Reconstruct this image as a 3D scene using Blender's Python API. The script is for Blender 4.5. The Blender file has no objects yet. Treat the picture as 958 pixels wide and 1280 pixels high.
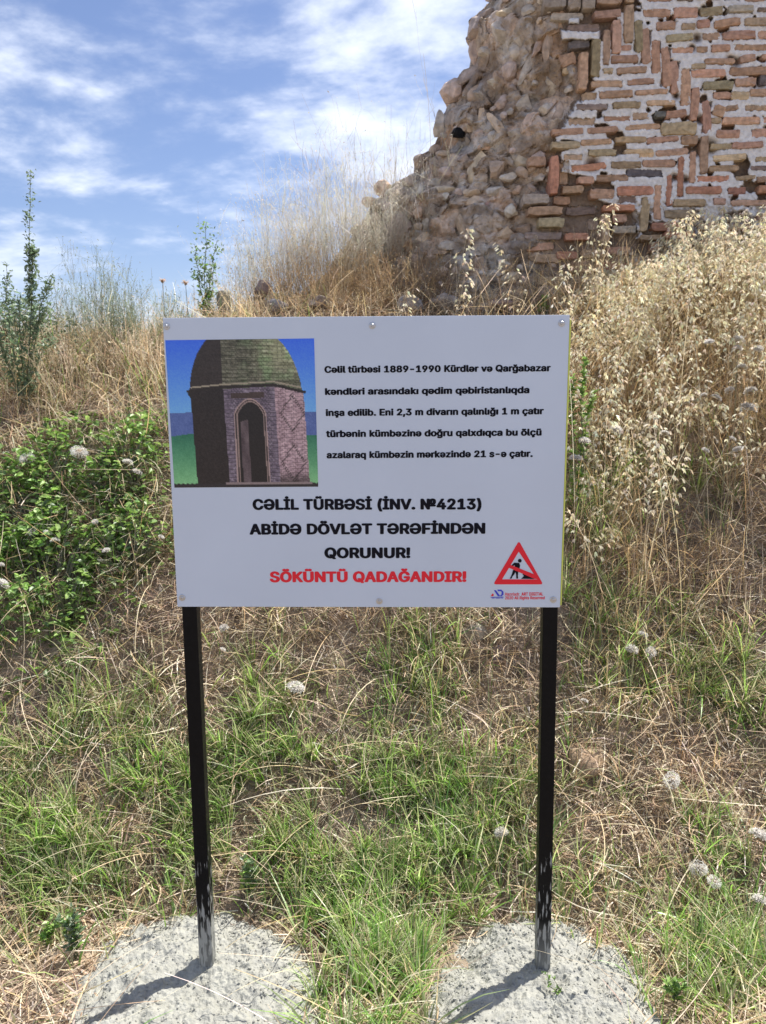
import bpy, bmesh, math, random
import numpy as np
from mathutils import Matrix, Vector, noise as mnoise

random.seed(5)
R = np.random.default_rng(11)
sc = bpy.context.scene
COL = sc.collection

# ------------------------------------------------------------------ camera
EYE = np.array([0.0905, -1.9366, 1.64])
PITCH, ROLL, YAW, FOC = 0.1641, -0.0054, -0.0251, 960.0
_f = np.array([math.sin(YAW), math.cos(YAW), 0.0]); _r = np.array([math.cos(YAW), -math.sin(YAW), 0.0])
_u = np.array([0, 0, 1.0])
F3 = _f * math.cos(PITCH) - _u * math.sin(PITCH); _u2 = _u * math.cos(PITCH) + _f * math.sin(PITCH)
R3 = _r * math.cos(ROLL) + _u2 * math.sin(ROLL); U3 = _u2 * math.cos(ROLL) - _r * math.sin(ROLL)
cd = bpy.data.cameras.new('camera'); cam = bpy.data.objects.new('camera', cd); COL.objects.link(cam)
cam.matrix_world = Matrix(((R3[0], U3[0], -F3[0], EYE[0]), (R3[1], U3[1], -F3[1], EYE[1]), (R3[2], U3[2], -F3[2], EYE[2]), (0, 0, 0, 1)))
cd.sensor_fit = 'VERTICAL'; cd.sensor_height = 36.0; cd.lens = 27.0
cd.clip_start = 0.05; cd.clip_end = 6000
cd.dof.use_dof = True; cd.dof.focus_distance = 2.05; cd.dof.aperture_fstop = 8.0
sc.camera = cam

# ------------------------------------------------------------------ light, sky, exposure
SUN_AZ = math.atan2(0.79, 0.61)          # clockwise from +y: behind the sign, to the right
SUN_EL = math.radians(64)
sdir = Vector((math.sin(SUN_AZ) * math.cos(SUN_EL), math.cos(SUN_AZ) * math.cos(SUN_EL), math.sin(SUN_EL)))
sl = bpy.data.lights.new('sun', 'SUN'); sl.energy = 5.0; sl.angle = math.radians(0.53); sl.color = (1.0, 0.965, 0.90)
so = bpy.data.objects.new('sun', sl); COL.objects.link(so)
so.rotation_euler = sdir.to_track_quat('Z', 'Y').to_euler()
w = bpy.data.worlds.new('World'); sc.world = w; w.use_nodes = True
nt = w.node_tree; nt.nodes.clear(); N = nt.nodes.new; L = nt.links.new
sky = N('ShaderNodeTexSky'); sky.sky_type = 'NISHITA'; sky.sun_disc = False
sky.sun_elevation = SUN_EL; sky.sun_rotation = SUN_AZ; sky.air_density = 1.0; sky.dust_density = 0.8; sky.ozone_density = 4.0
tc = N('ShaderNodeTexCoord'); sep = N('ShaderNodeSeparateXYZ'); L(tc.outputs['Generated'], sep.inputs[0])
def wm(op, a, b=None, c=None, clamp=False):
    n = N('ShaderNodeMath'); n.operation = op; n.use_clamp = clamp
    for i, v in enumerate((a, b, c)):
        if v is None: continue
        if isinstance(v, (int, float)): n.inputs[i].default_value = v
        else: L(v, n.inputs[i])
    return n.outputs[0]
zz = wm('ADD', wm('MAXIMUM', sep.outputs[2], 0.0), 0.22)
cx_ = wm('DIVIDE', sep.outputs[0], zz); cy_ = wm('DIVIDE', sep.outputs[1], zz)
comb = N('ShaderNodeCombineXYZ'); L(cx_, comb.inputs[0]); L(cy_, comb.inputs[1])
mp = N('ShaderNodeMapping'); L(comb.outputs[0], mp.inputs[0])
mp.inputs['Location'].default_value = (0.0, 0.0, 0.0); mp.inputs['Rotation'].default_value = (0, 0, 0.45); mp.inputs['Scale'].default_value = (1.35, 1.6, 1)
n1 = N('ShaderNodeTexNoise'); n1.inputs['Scale'].default_value = 1.25; n1.inputs['Detail'].default_value = 9; n1.inputs['Roughness'].default_value = 0.56; n1.inputs['Distortion'].default_value = 0.35
L(mp.outputs[0], n1.inputs['Vector'])
n2 = N('ShaderNodeTexNoise'); n2.inputs['Scale'].default_value = 5.5; n2.inputs['Detail'].default_value = 6; n2.inputs['Roughness'].default_value = 0.6
L(mp.outputs[0], n2.inputs['Vector'])
den = wm('ADD', wm('MULTIPLY', n1.outputs['Fac'], 0.8), wm('MULTIPLY', n2.outputs['Fac'], 0.26))
mr = N('ShaderNodeMapRange'); mr.interpolation_type = 'SMOOTHERSTEP'; mr.inputs['From Min'].default_value = 0.44; mr.inputs['From Max'].default_value = 0.71
L(den, mr.inputs['Value'])
cl = N('ShaderNodeMixRGB'); cl.blend_type = 'MIX'; cl.inputs['Color2'].default_value = (7.6, 8.1, 9.2, 1)
hz = N('ShaderNodeMapRange'); hz.interpolation_type = 'SMOOTHSTEP'; hz.inputs['From Min'].default_value = 0.0; hz.inputs['From Max'].default_value = 0.24; hz.inputs['To Min'].default_value = 0.25; hz.inputs['To Max'].default_value = 0.92; L(sep.outputs[2], hz.inputs['Value'])
L(wm('MULTIPLY', mr.outputs[0], hz.outputs[0]), cl.inputs['Fac']); sv = N('ShaderNodeVectorMath'); sv.operation = 'MULTIPLY'; sv.inputs[1].default_value = (1.04, 0.96, 1.03); L(sky.outputs[0], sv.inputs[0]); L(sv.outputs[0], cl.inputs['Color1'])
bg = N('ShaderNodeBackground'); bg.inputs['Strength'].default_value = 0.098
L(cl.outputs[0], bg.inputs[0]); ow = N('ShaderNodeOutputWorld'); L(bg.outputs[0], ow.inputs[0])
sc.view_settings.view_transform = 'Standard'; sc.view_settings.look = 'None'
sc.view_settings.gamma = 1.0; sc.view_settings.exposure = 0.6
sc.render.engine = 'CYCLES'; sc.cycles.max_bounces = 6; sc.cycles.transparent_max_bounces = 4
sc.cycles.diffuse_bounces = 4; sc.cycles.use_denoising = True

# ------------------------------------------------------------------ pixel <-> place
def ray(px, py):
    return F3 + R3 * ((px - 479) / FOC) + U3 * ((640 - py) / FOC)
def W(px, py, y=0.0):
    d = ray(px, py); t = (y - EYE[1]) / d[1]
    return EYE + d * t
def project(P):
    d = P - EYE; z = d @ F3
    return 479 + FOC * (d @ R3) / z, 640 - FOC * (d @ U3) / z, z

_perm = R.permutation(4096)
def _h(ix, iy, iz): return _perm[(_perm[(_perm[ix & 4095] + iy) & 4095] + iz) & 4095] / 4095.0
def vn(x, y, z=0.0, f=1.0):
    x = np.asarray(x, float) * f + 37.2; y = np.asarray(y, float) * f + 11.7; z = np.asarray(z, float) * f + 5.3 + 0 * x
    ix, iy, iz = np.floor(x).astype(int), np.floor(y).astype(int), np.floor(z).astype(int)
    fx, fy, fz = x - ix, y - iy, z - iz
    fx, fy, fz = [t * t * (3 - 2 * t) for t in (fx, fy, fz)]
    r = 0
    for a in (0, 1):
        for b in (0, 1):
            for c in (0, 1):
                r = r + _h(ix + a, iy + b, iz + c) * (fx if a else 1 - fx) * (fy if b else 1 - fy) * (fz if c else 1 - fz)
    return r
def fbm(x, y, z=0.0, f=1.0, o=4, g=0.5):
    s, a, t = 0, 1.0, 0
    for k in range(o):
        s = s + a * vn(x, y, z + 3.1 * k, f * 2 ** k); t += a; a *= g
    return s / t
def sst(a, b, x):
    t = np.clip((x - a) / (b - a), 0, 1); return t * t * (3 - 2 * t)

PY = [-30, -3, -.35, .1, .26, .56, .91, 1.26, 1.66, 2.16, 2.6, 3.2, 4.5, 8, 20, 60]
PZ = [-.12, -.10, -.07, -.045, -.03, .17, .5, .9, 1.33, 1.74, 1.93, 2.02, 2.0, 1.6, .5, -.1]
def g(x, y):
    x = np.asarray(x, float); y = np.asarray(y, float)
    yy = y + 0.10 * (vn(x, y * 0 + 2, 0, 1.3) - .5) * sst(.2, .8, y)
    z = np.interp(yy, PY, PZ)
    z = z + 0.14 * sst(-1.25, -0.45, x) * sst(1.9, 2.6, y) * (1 - sst(6, 12, y))
    z = z - 0.30 * sst(-0.7, -1.6, x) * np.clip(y - 2.5, 0, 3) * (1 - sst(8, 30, y))
    am = sst(.15, .6, y) * (1 - sst(12, 30, y))
    z = z + am * (0.10 * (fbm(x, y, 0, 1.7, 3) - .5) + 0.07 * (fbm(x, y, 9, 7, 3) - .5)) + 0.02 * (fbm(x, y, 4, 12, 2) - .5)
    return z
def G(px, py, lift=0.0):
    d = ray(px, py); t = np.linspace(1.5, 9, 1500); P = EYE + d * t[:, None]
    under = P[:, 2] < g(P[:, 0], P[:, 1]) + lift
    if not under.any(): k = int(np.argmin(P[:, 2] - g(P[:, 0], P[:, 1])))
    else: k = int(np.argmax(under))
    p = P[k].copy(); p[2] = g(p[0], p[1]); return p
def atdepth(px, py, y):       # ground point under a place seen at (px, py) at distance y
    p = W(px, py, y); return np.array([p[0], p[1], float(g(p[0], p[1]))]), p

# ------------------------------------------------------------------ mesh collecting
class MB:
    def __init__(s): s.v = []; s.t = []; s.q = []; s.c = []; s.n = 0
    def add(s, v, tris=None, quads=None, col=(1, 1, 1)):
        v = np.asarray(v, float).reshape(-1, 3)
        if tris is not None and len(tris): s.t.append(np.asarray(tris, int).reshape(-1, 3) + s.n)
        if quads is not None and len(quads): s.q.append(np.asarray(quads, int).reshape(-1, 4) + s.n)
        c = np.asarray(col, float)
        if c.ndim == 1: c = np.tile(c[:3], (len(v), 1))
        s.v.append(v); s.c.append(c); s.n += len(v)
    def mesh(s, name, mat, smooth=False):
        V = np.concatenate(s.v).astype(np.float32); C = np.concatenate(s.c)
        T = np.concatenate(s.t) if s.t else np.zeros((0, 3), int); Q = np.concatenate(s.q) if s.q else np.zeros((0, 4), int)
        me = bpy.data.meshes.new(name)
        me.vertices.add(len(V)); me.vertices.foreach_set('co', V.ravel())
        loops = np.concatenate([T.ravel(), Q.ravel()]).astype(np.int32)
        me.loops.add(len(loops)); me.loops.foreach_set('vertex_index', loops)
        st = np.concatenate([np.arange(len(T)) * 3, len(T) * 3 + np.arange(len(Q)) * 4]).astype(np.int32)
        me.polygons.add(len(st)); me.polygons.foreach_set('loop_start', st)
        me.polygons.foreach_set('use_smooth', np.full(len(st), smooth))
        at = me.color_attributes.new('Col', 'FLOAT_COLOR', 'POINT')
        at.data.foreach_set('color', np.concatenate([C, np.ones((len(C), 1))], 1).astype(np.float32).ravel())
        me.update(calc_edges=True); me.validate()
        if mat: me.materials.append(mat)
        return me
    def build(s, name, mat, parent=None, smooth=False, loc=None, **kw):
        if loc is not None:
            s.v = [a - np.asarray(loc) for a in s.v]
        o = bpy.data.objects.new(name, s.mesh(name, mat, smooth)); COL.objects.link(o)
        if loc is not None and parent is None: o.location = loc
        if parent: o.parent = parent
        for k, v in kw.items():
            if v: o[k] = v
        return o
def thing(name, loc, label, cat, group=None, rz=0):
    o = bpy.data.objects.new(name, None); COL.objects.link(o); o.location = loc; o.rotation_euler = (0, 0, rz)
    o.empty_display_size = 0.05
    o['label'] = label; o['category'] = cat
    if group: o['group'] = group
    return o
def part(name, me, parent, loc=(0, 0, 0), rot=(0, 0, 0), scale=(1, 1, 1), color=None, **kw):
    o = bpy.data.objects.new(name, me); COL.objects.link(o); o.parent = parent
    o.location = loc; o.rotation_euler = rot; o.scale = scale
    if color is not None: o.color = (*color, 1)
    for k, v in kw.items(): o[k] = v
    return o

# ------------------------------------------------------------------ materials
def lin(c): return tuple(((v / 255) / 12.92 if v / 255 <= .04045 else ((v / 255 + .055) / 1.055) ** 2.4) for v in c)
def mat(name, col=(.5, .5, .5), rough=.8, var=.25, vs=20, bump=.2, bs=60, src=None, trans=0, metal=0, detail=5, spec=.5, c2=None, dist=.01):
    m = bpy.data.materials.new(name); m.use_nodes = True; t = m.node_tree; t.nodes.clear(); n = t.nodes.new; l = t.links.new
    out = n('ShaderNodeOutputMaterial'); tcx = n('ShaderNodeTexCoord')
    if src == 'attr':
        s_ = n('ShaderNodeAttribute'); s_.attribute_name = 'Col'; cs = s_.outputs['Color']
    elif src == 'object':
        s_ = n('ShaderNodeObjectInfo'); cs = s_.outputs['Color']
    else:
        s_ = n('ShaderNodeRGB'); s_.outputs[0].default_value = (*col, 1); cs = s_.outputs[0]
    if var > 0:
        no = n('ShaderNodeTexNoise'); no.inputs['Scale'].default_value = vs; no.inputs['Detail'].default_value = detail
        geo = n('ShaderNodeNewGeometry'); l(geo.outputs['Position'], no.inputs['Vector'])
        r_ = n('ShaderNodeMapRange'); r_.inputs['From Min'].default_value = .28; r_.inputs['From Max'].default_value = .72
        r_.inputs['To Min'].default_value = 1 - var; r_.inputs['To Max'].default_value = 1 + var
        l(no.outputs['Fac'], r_.inputs['Value'])
        if c2:
            mx = n('ShaderNodeMixRGB'); mx.inputs['Color2'].default_value = (*c2, 1); l(cs, mx.inputs['Color1'])
            no2 = n('ShaderNodeTexNoise'); no2.inputs['Scale'].default_value = vs * .37; no2.inputs['Detail'].default_value = 6
            l(geo.outputs['Position'], no2.inputs['Vector'])
            r2 = n('ShaderNodeMapRange'); r2.inputs['From Min'].default_value = .42; r2.inputs['From Max'].default_value = .6
            l(no2.outputs['Fac'], r2.inputs['Value']); l(r2.outputs[0], mx.inputs['Fac']); cs = mx.outputs[0]
        vm = n('ShaderNodeVectorMath'); vm.operation = 'SCALE'; l(cs, vm.inputs[0]); l(r_.outputs[0], vm.inputs['Scale']); cs = vm.outputs[0]
    if trans:
        d = n('ShaderNodeBsdfDiffuse'); l(cs, d.inputs[0]); tr = n('ShaderNodeBsdfTranslucent'); l(cs, tr.inputs[0])
        mx = n('ShaderNodeMixShader'); mx.inputs[0].default_value = trans; l(d.outputs[0], mx.inputs[1]); l(tr.outputs[0], mx.inputs[2])
        gl = n('ShaderNodeBsdfGlossy'); gl.inputs['Roughness'].default_value = .45; gl.inputs[0].default_value = (1, 1, 1, 1)
        m2 = n('ShaderNodeMixShader'); m2.inputs[0].default_value = .045; l(mx.outputs[0], m2.inputs[1]); l(gl.outputs[0], m2.inputs[2])
        l(m2.outputs[0], out.inputs[0]); return m
    b = n('ShaderNodeBsdfPrincipled'); l(cs, b.inputs['Base Color']); b.inputs['Roughness'].default_value = rough
    b.inputs['Metallic'].default_value = metal; b.inputs['Specular IOR Level'].default_value = spec
    if bump > 0:
        nb = n('ShaderNodeTexNoise'); nb.inputs['Scale'].default_value = bs; nb.inputs['Detail'].default_value = 8; nb.inputs['Roughness'].default_value = .6
        geo = n('ShaderNodeNewGeometry'); l(geo.outputs['Position'], nb.inputs['Vector'])
        bm_ = n('ShaderNodeBump'); bm_.inputs['Strength'].default_value = bump; bm_.inputs['Distance'].default_value = dist
        l(nb.outputs['Fac'], bm_.inputs['Height']); l(bm_.outputs[0], b.inputs['Normal'])
    l(b.outputs[0], out.inputs[0]); return m
M_grass = mat('grass blades', src='attr', trans=.5, var=.22, vs=6)
M_leaf = mat('leaves', src='attr', trans=.45, var=.2, vs=30)
M_straw = mat('straw', src='attr', trans=.48, var=.22, vs=9)
M_fluff = mat('seed fluff', src='attr', trans=.5, var=0)
M_ground = mat('soil and litter', col=(.22, .17, .12), var=.5, vs=25, bump=.9, bs=45, c2=(.34, .265, .19), dist=.03)
M_conc = mat('fresh concrete', col=(.345, .34, .295), var=.15, vs=40, bump=.9, bs=230, c2=(.345, .34, .30), dist=.004)
M_brick = mat('fired brick', src='object', var=.3, vs=45, bump=.5, bs=120, rough=.95, dist=.006, spec=.2)
M_stone = mat('rubble stone', src='object', var=.35, vs=24, bump=.7, bs=55, rough=.95, dist=.015, spec=.2)
M_mortar = mat('mortar', src='attr', var=.2, vs=40, bump=.6, bs=90, rough=.95, dist=.008, spec=.2)
M_core = mat('rubble mortar', src='attr', var=.4, vs=16, bump=1.0, bs=60, rough=.97, dist=.03, spec=.15)
M_white = mat('white sign face', col=(.61, .68, .79), var=.035, vs=3.5, bump=0, rough=.32)
M_print = mat('photo print', src='attr', var=0, bump=0, rough=.34)
M_ink = mat('black print', col=(.006, .006, .012), var=0, bump=0, rough=.45, spec=.12)
M_red = mat('red print', col=lin((235, 12, 45)), var=0, bump=0, rough=.35)
M_blue = mat('blue print', col=lin((50, 60, 200)), var=0, bump=0, rough=.35)
M_film = mat('yellow protective film', col=(.62, .66, .12), var=.1, bump=0, rough=.4)
M_steel = mat('screw steel', col=(.55, .55, .56), var=.1, vs=200, bump=.1, rough=.35, metal=.9)

# ------------------------------------------------------------------ ground, one sheet to the horizon
def axis(a, b, step, far):
    core = np.arange(a, b + 1e-6, step); o = []; s = step; p = b
    while p < far: s *= 1.22; p += s; o.append(p)
    o = np.array(o); return np.concatenate([(a - (o - b))[::-1], core, o])
ax = axis(-3.6, 3.6, .035, 2500); ay = axis(-1.2, 5.2, .035, 2500)
X, Y = np.meshgrid(ax, ay); Z = g(X, Y)
nx, ny = len(ax), len(ay); idx = np.arange(nx * ny).reshape(ny, nx)
mb = MB(); mb.add(np.stack([X, Y, Z], -1), quads=np.stack([idx[:-1, :-1], idx[:-1, 1:], idx[1:, 1:], idx[1:, :-1]], -1))
mb.build('ground', M_ground, smooth=True, kind='structure')

# ------------------------------------------------------------------ the ruin
YW = 2.78                      # face of the brickwork
ruin_base = np.array([1.1, YW + .4, 2.0])
ruin = thing('ruined_tomb_wall', ruin_base, 'broken brick tomb wall with white repointed diamond pattern and crumbling rubble core, behind the sign', 'ruin')
OUT = np.array([(330, 400), (360, 385), (400, 345), (440, 290), (462, 252), (492, 231), (516, 213), (517, 193), (543, 182), (545, 144), (560, 126), (552, 119), (575, 85), (585, 80), (587, 58), (582, 25), (603, 12), (607, 0), (616, -14), (650, -24), (720, -30), (800, -34)], float)
BND = np.array([(660, 430), (672, 330), (690, 245), (692, 160), (722, 113), (716, 80), (700, 60), (690, 16), (680, 0), (690, -20), (720, -34)], float)
pys = np.linspace(-34, 440, 230)
rows = []
NC, NBK = 250, 14
def interp(tab, y): o = tab[np.argsort(tab[:, 1])]; return np.interp(y, o[:, 1], o[:, 0])
def rec(t): return .05 + .50 * t ** 1.6
def face_y(px, py):           # depth of the rubble surface behind the brick face
    xl, xb = interp(OUT, py), interp(BND, py)
    t = np.clip((xb - px) / np.maximum(xb - xl, 5), 0, 1); return YW + rec(t)
for py in pys:
    xl = interp(OUT, py) if py < 400 else 330
    xb = interp(BND, py)
    pc = xl + 3 + (1075 - xl - 3) * np.linspace(0, 1, NC) ** 1.25
    pts = []
    for px in pc:
        t = min(max((xb - px) / max(xb - xl, 5), 0), 1)
        pts.append(W(px, py, YW + (rec(t) if px < xb else .055)))
    a, b = pts[0], pts[-1]
    bk = [np.array([b[0] + (a[0] + .12 - b[0]) * s, YW + 1.25 + .1 * math.sin(5 * s), b[2] + (a[2] - b[2]) * s]) for s in np.linspace(0, 1, NBK)]
    rows.append(pts + bk)
V = np.array(rows); nr, nc = V.shape[:2]
D = (fbm(V[..., 0], V[..., 1], V[..., 2], 6, 4) - .5) * .16 + (np.abs(vn(V[..., 0], V[..., 1], V[..., 2], 17) - .5)) * -.09 + .03
pxg, pyg, _ = project(V.reshape(-1, 3)); pxg = pxg.reshape(nr, nc)
amp = np.where(np.arange(nc)[None, :] < NC, 1 - .93 * sst(-12, 8, pxg - interp(BND, pys)[:, None]), 1)
def cells(x, z, sx, sz, seed):
    u, v = x / sx, z / sz; iu, iv = np.floor(u).astype(int), np.floor(v).astype(int); b1 = np.full(u.shape, 9.); b2 = b1.copy(); val = np.zeros(u.shape); tl = np.zeros(u.shape); cc = np.zeros(u.shape)
    for a in (-1, 0, 1):
        for b in (-1, 0, 1):
            ci, cj = iu + a + 500, iv + b + 500; ox, oz = _h(ci, cj, seed), _h(ci, cj, seed + 7)
            dx, dz = u - (ci - 500 + ox), v - (cj - 500 + oz); d_ = np.hypot(dx, dz); near = d_ < b1
            b2 = np.where(near, b1, np.minimum(b2, d_)); b1 = np.where(near, d_, b1)
            val = np.where(near, _h(ci, cj, seed + 13), val); cc = np.where(near, _h(ci, cj, seed + 31), cc)
            tl = np.where(near, dx * (_h(ci, cj, seed + 17) - .5) + dz * (_h(ci, cj, seed + 23) - .5), tl)
    return b2 - b1, val, tl, cc
xw_ = V[..., 0] + (fbm(V[..., 0], V[..., 2], 2, 12, 3) - .5) * .05; zw_ = V[..., 2] + (fbm(V[..., 0], V[..., 2], 6, 12, 3) - .5) * .05
e1, v1, t1, q1 = cells(xw_, zw_, .125, .09, 3); e2, v2, t2, q2 = cells(xw_, zw_, .055, .04, 40)
D = D * .8 + (v1 - .5) * .045 + t1 * .10 + .010 * (1 - sst(0, .16, e1)) + (v2 - .5) * .014 + t2 * .03 + .005 * (1 - sst(0, .2, e2))
V[..., 1] += D * amp
V[..., 0] += (fbm(V[..., 0], V[..., 2], 3, 9, 3) - .5) * .05 * amp
V[..., 2] += (fbm(V[..., 0], V[..., 2], 8, 9, 3) - .5) * .06 * amp
c0 = np.array((.64, .53, .43)); c1 = np.array((.46, .35, .26)); c3 = np.array((.70, .64, .57))
k1 = fbm(V[..., 0], V[..., 1], V[..., 2], 5, 4)[..., None]; k2 = fbm(V[..., 0] + 9, V[..., 1], V[..., 2], 9, 4)[..., None]
C = c0 + (c1 - c0) * sst(.45, .62, k1) + (c3 - c0) * sst(.5, .65, k2)
C = C * (.86 + .28 * q1[..., None]) * (.92 + .16 * q2[..., None]) * 1.0
C = C + (q1[..., None] > .72) * np.array((.04, -.01, -.03)) + (q1[..., None] < .2) * np.array((-.03, -.02, .0))
C = C * (1 - .35 * sst(1.0, .0, (V[..., 2:] - 2.1) / .55))   # colour darkens towards the foot
idx = np.arange(nr * nc).reshape(nr, nc); idn = np.roll(idx, -1, 1)
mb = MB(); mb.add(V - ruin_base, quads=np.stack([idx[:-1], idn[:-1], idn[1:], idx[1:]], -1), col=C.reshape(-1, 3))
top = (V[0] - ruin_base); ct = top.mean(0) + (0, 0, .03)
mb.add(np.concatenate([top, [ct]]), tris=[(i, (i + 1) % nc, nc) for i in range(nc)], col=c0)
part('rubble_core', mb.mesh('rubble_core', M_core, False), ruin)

# bricks, in the face they were laid in: (view box, origin, scale) lists read off the photograph
BRT = 1.32
cols = {'r': (.37, .235, .165), 'b': (.36, .19, .125), 'o': (.34, .24, .16), 'y': (.30, .24, .155), 'd': (.22, .17, .14), 'k': (.14, .13, .125), 't': (.42, .31, .20), 'g': (.31, .255, .21)}
s1 = 1 / 6.387; s2 = 158 / 958.
BR = []
def B(o, s, *rows_):
    for r in rows_: BR.append((o[0] + r[0] * s, o[1] + r[1] * s, o[0] + r[2] * s, o[1] + r[3] * s, r[4], r[5] if len(r) > 5 else 0, r[6] if len(r) > 6 else 0))
# last two numbers: lean in degrees, how far it is set back (m)
B((670, 0), s1, (65, -30, 245, 55, 'g', 0, .01), (256, -30, 362, 66, 'g', 0, .02), (370, -30, 470, 78, 'g'), (482, -40, 690, 40, 'o'), (715, -60, 782, 28, 'o'),
  (120, 92, 390, 152, 'g', 0, .03), (458, 82, 682, 146, 'r', 4), (258, 190, 512, 258, 'd', 0, .02), (262, 322, 432, 386, 'k', 4, .02),
  (345, 418, 413, 722, 'r'), (442, 312, 514, 622, 'y'), (537, 243, 590, 522, 'r', 0), (606, 163, 675, 437, 'r', -2), (700, 43, 775, 352, 'o', -1),
  (785, 168, 846, 424, 'y', -5), (842, 230, 914, 517, 'r', -8), (677, 364, 762, 406, 'r'), (598, 448, 816, 512, 'r'), (640, 542, 882, 594, 'o', 3), (535, 553, 612, 596, 't'),
  (435, 645, 692, 698, 'o'), (724, 638, 946, 682, 'r', 3), (80, 150, 230, 240, 'o', 20, .06), (190, 400, 330, 500, 'o', 15, .05), (225, 520, 325, 570, 't', 0, .05))
B((808, 0), s1, (0, -25, 215, 14, 'r'), (240, -30, 370, 14, 'd'), (390, -45, 600, 2, 'r'), (620, -30, 745, 4, 'd'), (780, -30, 975, 12, 'r'),
  (-30, 78, 196, 142, 'r'), (214, 60, 408, 150, 'r'), (428, 58, 612, 132, 'y', 4), (650, 52, 852, 112, 'g'), (880, 68, 1010, 100, 'd'),
  (75, 178, 232, 246, 'r', 2), (278, 185, 392, 242, 'o'), (398, 165, 502, 228, 'r', 5), (535, 160, 747, 222, 'r', 7), (780, 148, 1000, 212, 'y'),
  (150, 280, 372, 337, 'y', 4), (445, 264, 582, 321, 'o', 3), (600, 254, 872, 322, 'r', 2), (888, 244, 1090, 316, 'r'),
  (200, 378, 376, 427, 'r'), (398, 374, 487, 421, 'r'), (514, 359, 662, 416, 'r', 2), (698, 354, 1000, 407, 'r'),
  (458, 474, 702, 521, 'r'), (743, 442, 872, 502, 'r', 7), (913, 438, 1080, 476, 'r'),
  (355, 513, 472, 556, 'y'), (354, 560, 632, 622, 'r'), (658, 533, 985, 607, 'r', 1), (444, 650, 692, 721, 'y', 2), (703, 630, 872, 696, 'r', 3), (900, 592, 1060, 682, 'k'),
  (42, 322, 112, 592, 'r', -6), (122, 372, 188, 702, 'r', -8), (188, 482, 256, 752, 'r', -7), (272, 547, 348, 852, 'r', -3))
B((808, 110), s1, (350, 0, 412, 270, 'r', 2), (448, 100, 512, 372, 'r', -8), (428, 384, 492, 692, 'r', -2), (342, 504, 392, 766, 'r', -2), (247, 548, 300, 872, 'b'), (155, 692, 206, 950, 'b', -5),
  (-96, 15, 166, 56, 'r', 3), (-2, 100, 232, 148, 't'), (60, 192, 150, 242, 'k'), (152, 182, 322, 242, 'r', 6), (-175, 290, 112, 338, 'o', 3), (112, 278, 402, 382, 'y', 1, .0), (10, 395, 257, 437, 'r', 2), (274, 384, 406, 457, 'r'),
  (-60, 487, 62, 556, 't'), (70, 488, 332, 540, 'r', 4), (-35, 575, 227, 632, 'r'), (-165, 648, 136, 716, 'k'),
  (530, 145, 622, 230, 'r', -20), (618, 140, 733, 188, 'r', 10), (785, 138, 1040, 187, 'o'), (512, 243, 592, 290, 't'), (598, 233, 907, 292, 'r'), (930, 233, 1060, 292, 'r'),
  (553, 334, 742, 400, 'r'), (838, 324, 1050, 396, 'r'), (503, 444, 682, 496, 'y'), (680, 434, 932, 487, 'r', 2), (525, 534, 802, 586, 't', 3), (868, 548, 1080, 590, 't'),
  (498, 618, 737, 666, 'o', 1), (823, 624, 1040, 660, 'd'), (705, 704, 867, 738, 't', 5), (880, 704, 1040, 752, 'o'), (400, 700, 667, 750, 'b', 1),
  (530, 36, 672, 90, 'r'), (675, 26, 822, 96, 't'), (820, 14, 975, 74, 'r'))
B((670, 110), s1, (372, 30, 490, 102, 'o', 0, .02), (505, 24, 772, 86, 'r', 3), (320, 130, 572, 182, 'd'), (610, 114, 832, 168, 'y', 1), (262, 235, 477, 302, 'o', 0, .01), (538, 224, 757, 266, 'r', 1), (773, 199, 902, 258, 'o', 3),
  (120, 324, 382, 377, 'r', 2), (408, 314, 652, 362, 'r', 3), (120, 430, 352, 487, 'y'), (355, 409, 602, 456, 'r', 2), (628, 394, 882, 442, 'o'), (882, 400, 1020, 442, 'r'),
  (222, 530, 372, 577, 't'), (418, 495, 642, 547, 'y'), (708, 488, 932, 527, 't'), (278, 602, 562, 658, 'b', 6), (598, 588, 842, 642, 'o'), (333, 705, 462, 762, 'r'), (483, 694, 737, 746, 'o', 1),
  (110, 540, 178, 852, 'b', 0), (-60, 540, 90, 615, 'r', 0, .03), (200, 575, 275, 760, 'o', 0, .05))
B((650, 220), s1, (553, 104, 752, 182, 'r'), (772, 84, 1065, 157, 'b', 1), (658, 230, 922, 282, 'b'), (60, 245, 342, 312, 'o'), (20, 150, 232, 230, 'g'), (142, 334, 352, 412, 'y'),
  (358, 454, 552, 512, 'b'), (738, 308, 852, 372, 'r'), (488, 590, 692, 652, 'o'), (408, 680, 562, 766, 'r'), (650, 300, 715, 542, 'o'), (600, 690, 860, 750, 'b', 0, .02), (300, 600, 470, 660, 'b', 0, .03), (40, 440, 340, 500, 'g', 0, .03),
  (560, 330, 640, 420, 'd', 0, .05), (60, 530, 280, 590, 'r', 3, .04), (120, 620, 330, 690, 'o', 0, .04), (700, 560, 900, 620, 'r', 0, .03))
B((800, 220), s2, (345, 76, 617, 137, 'b'), (663, 84, 802, 142, 'b'), (248, 178, 497, 237, 'o'), (183, 258, 422, 322, 'o'), (88, 350, 302, 412, 'b'), (-5, 450, 167, 492, 'o'), (555, 170, 645, 222, 'r'), (688, 180, 980, 227, 'r'),
  (878, 290, 1040, 334, 'r'), (448, 358, 600, 412, 'r'), (655, 368, 860, 412, 'r'), (860, 458, 1050, 502, 'r'), (860, 520, 1060, 602, 'b'), (80, 500, 150, 572, 'r'), (220, 480, 430, 535, 'o'), (470, 470, 680, 530, 'r'),
  (718, 620, 900, 702, 'o'), (180, 600, 420, 660, 'b'), (450, 600, 690, 650, 'r'), (105, 68, 160, 332, 'r', -2), (8, 160, 70, 422, 'y', 2), (180, 420, 420, 470, 'b'), (690, 540, 850, 590, 'b'))
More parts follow.
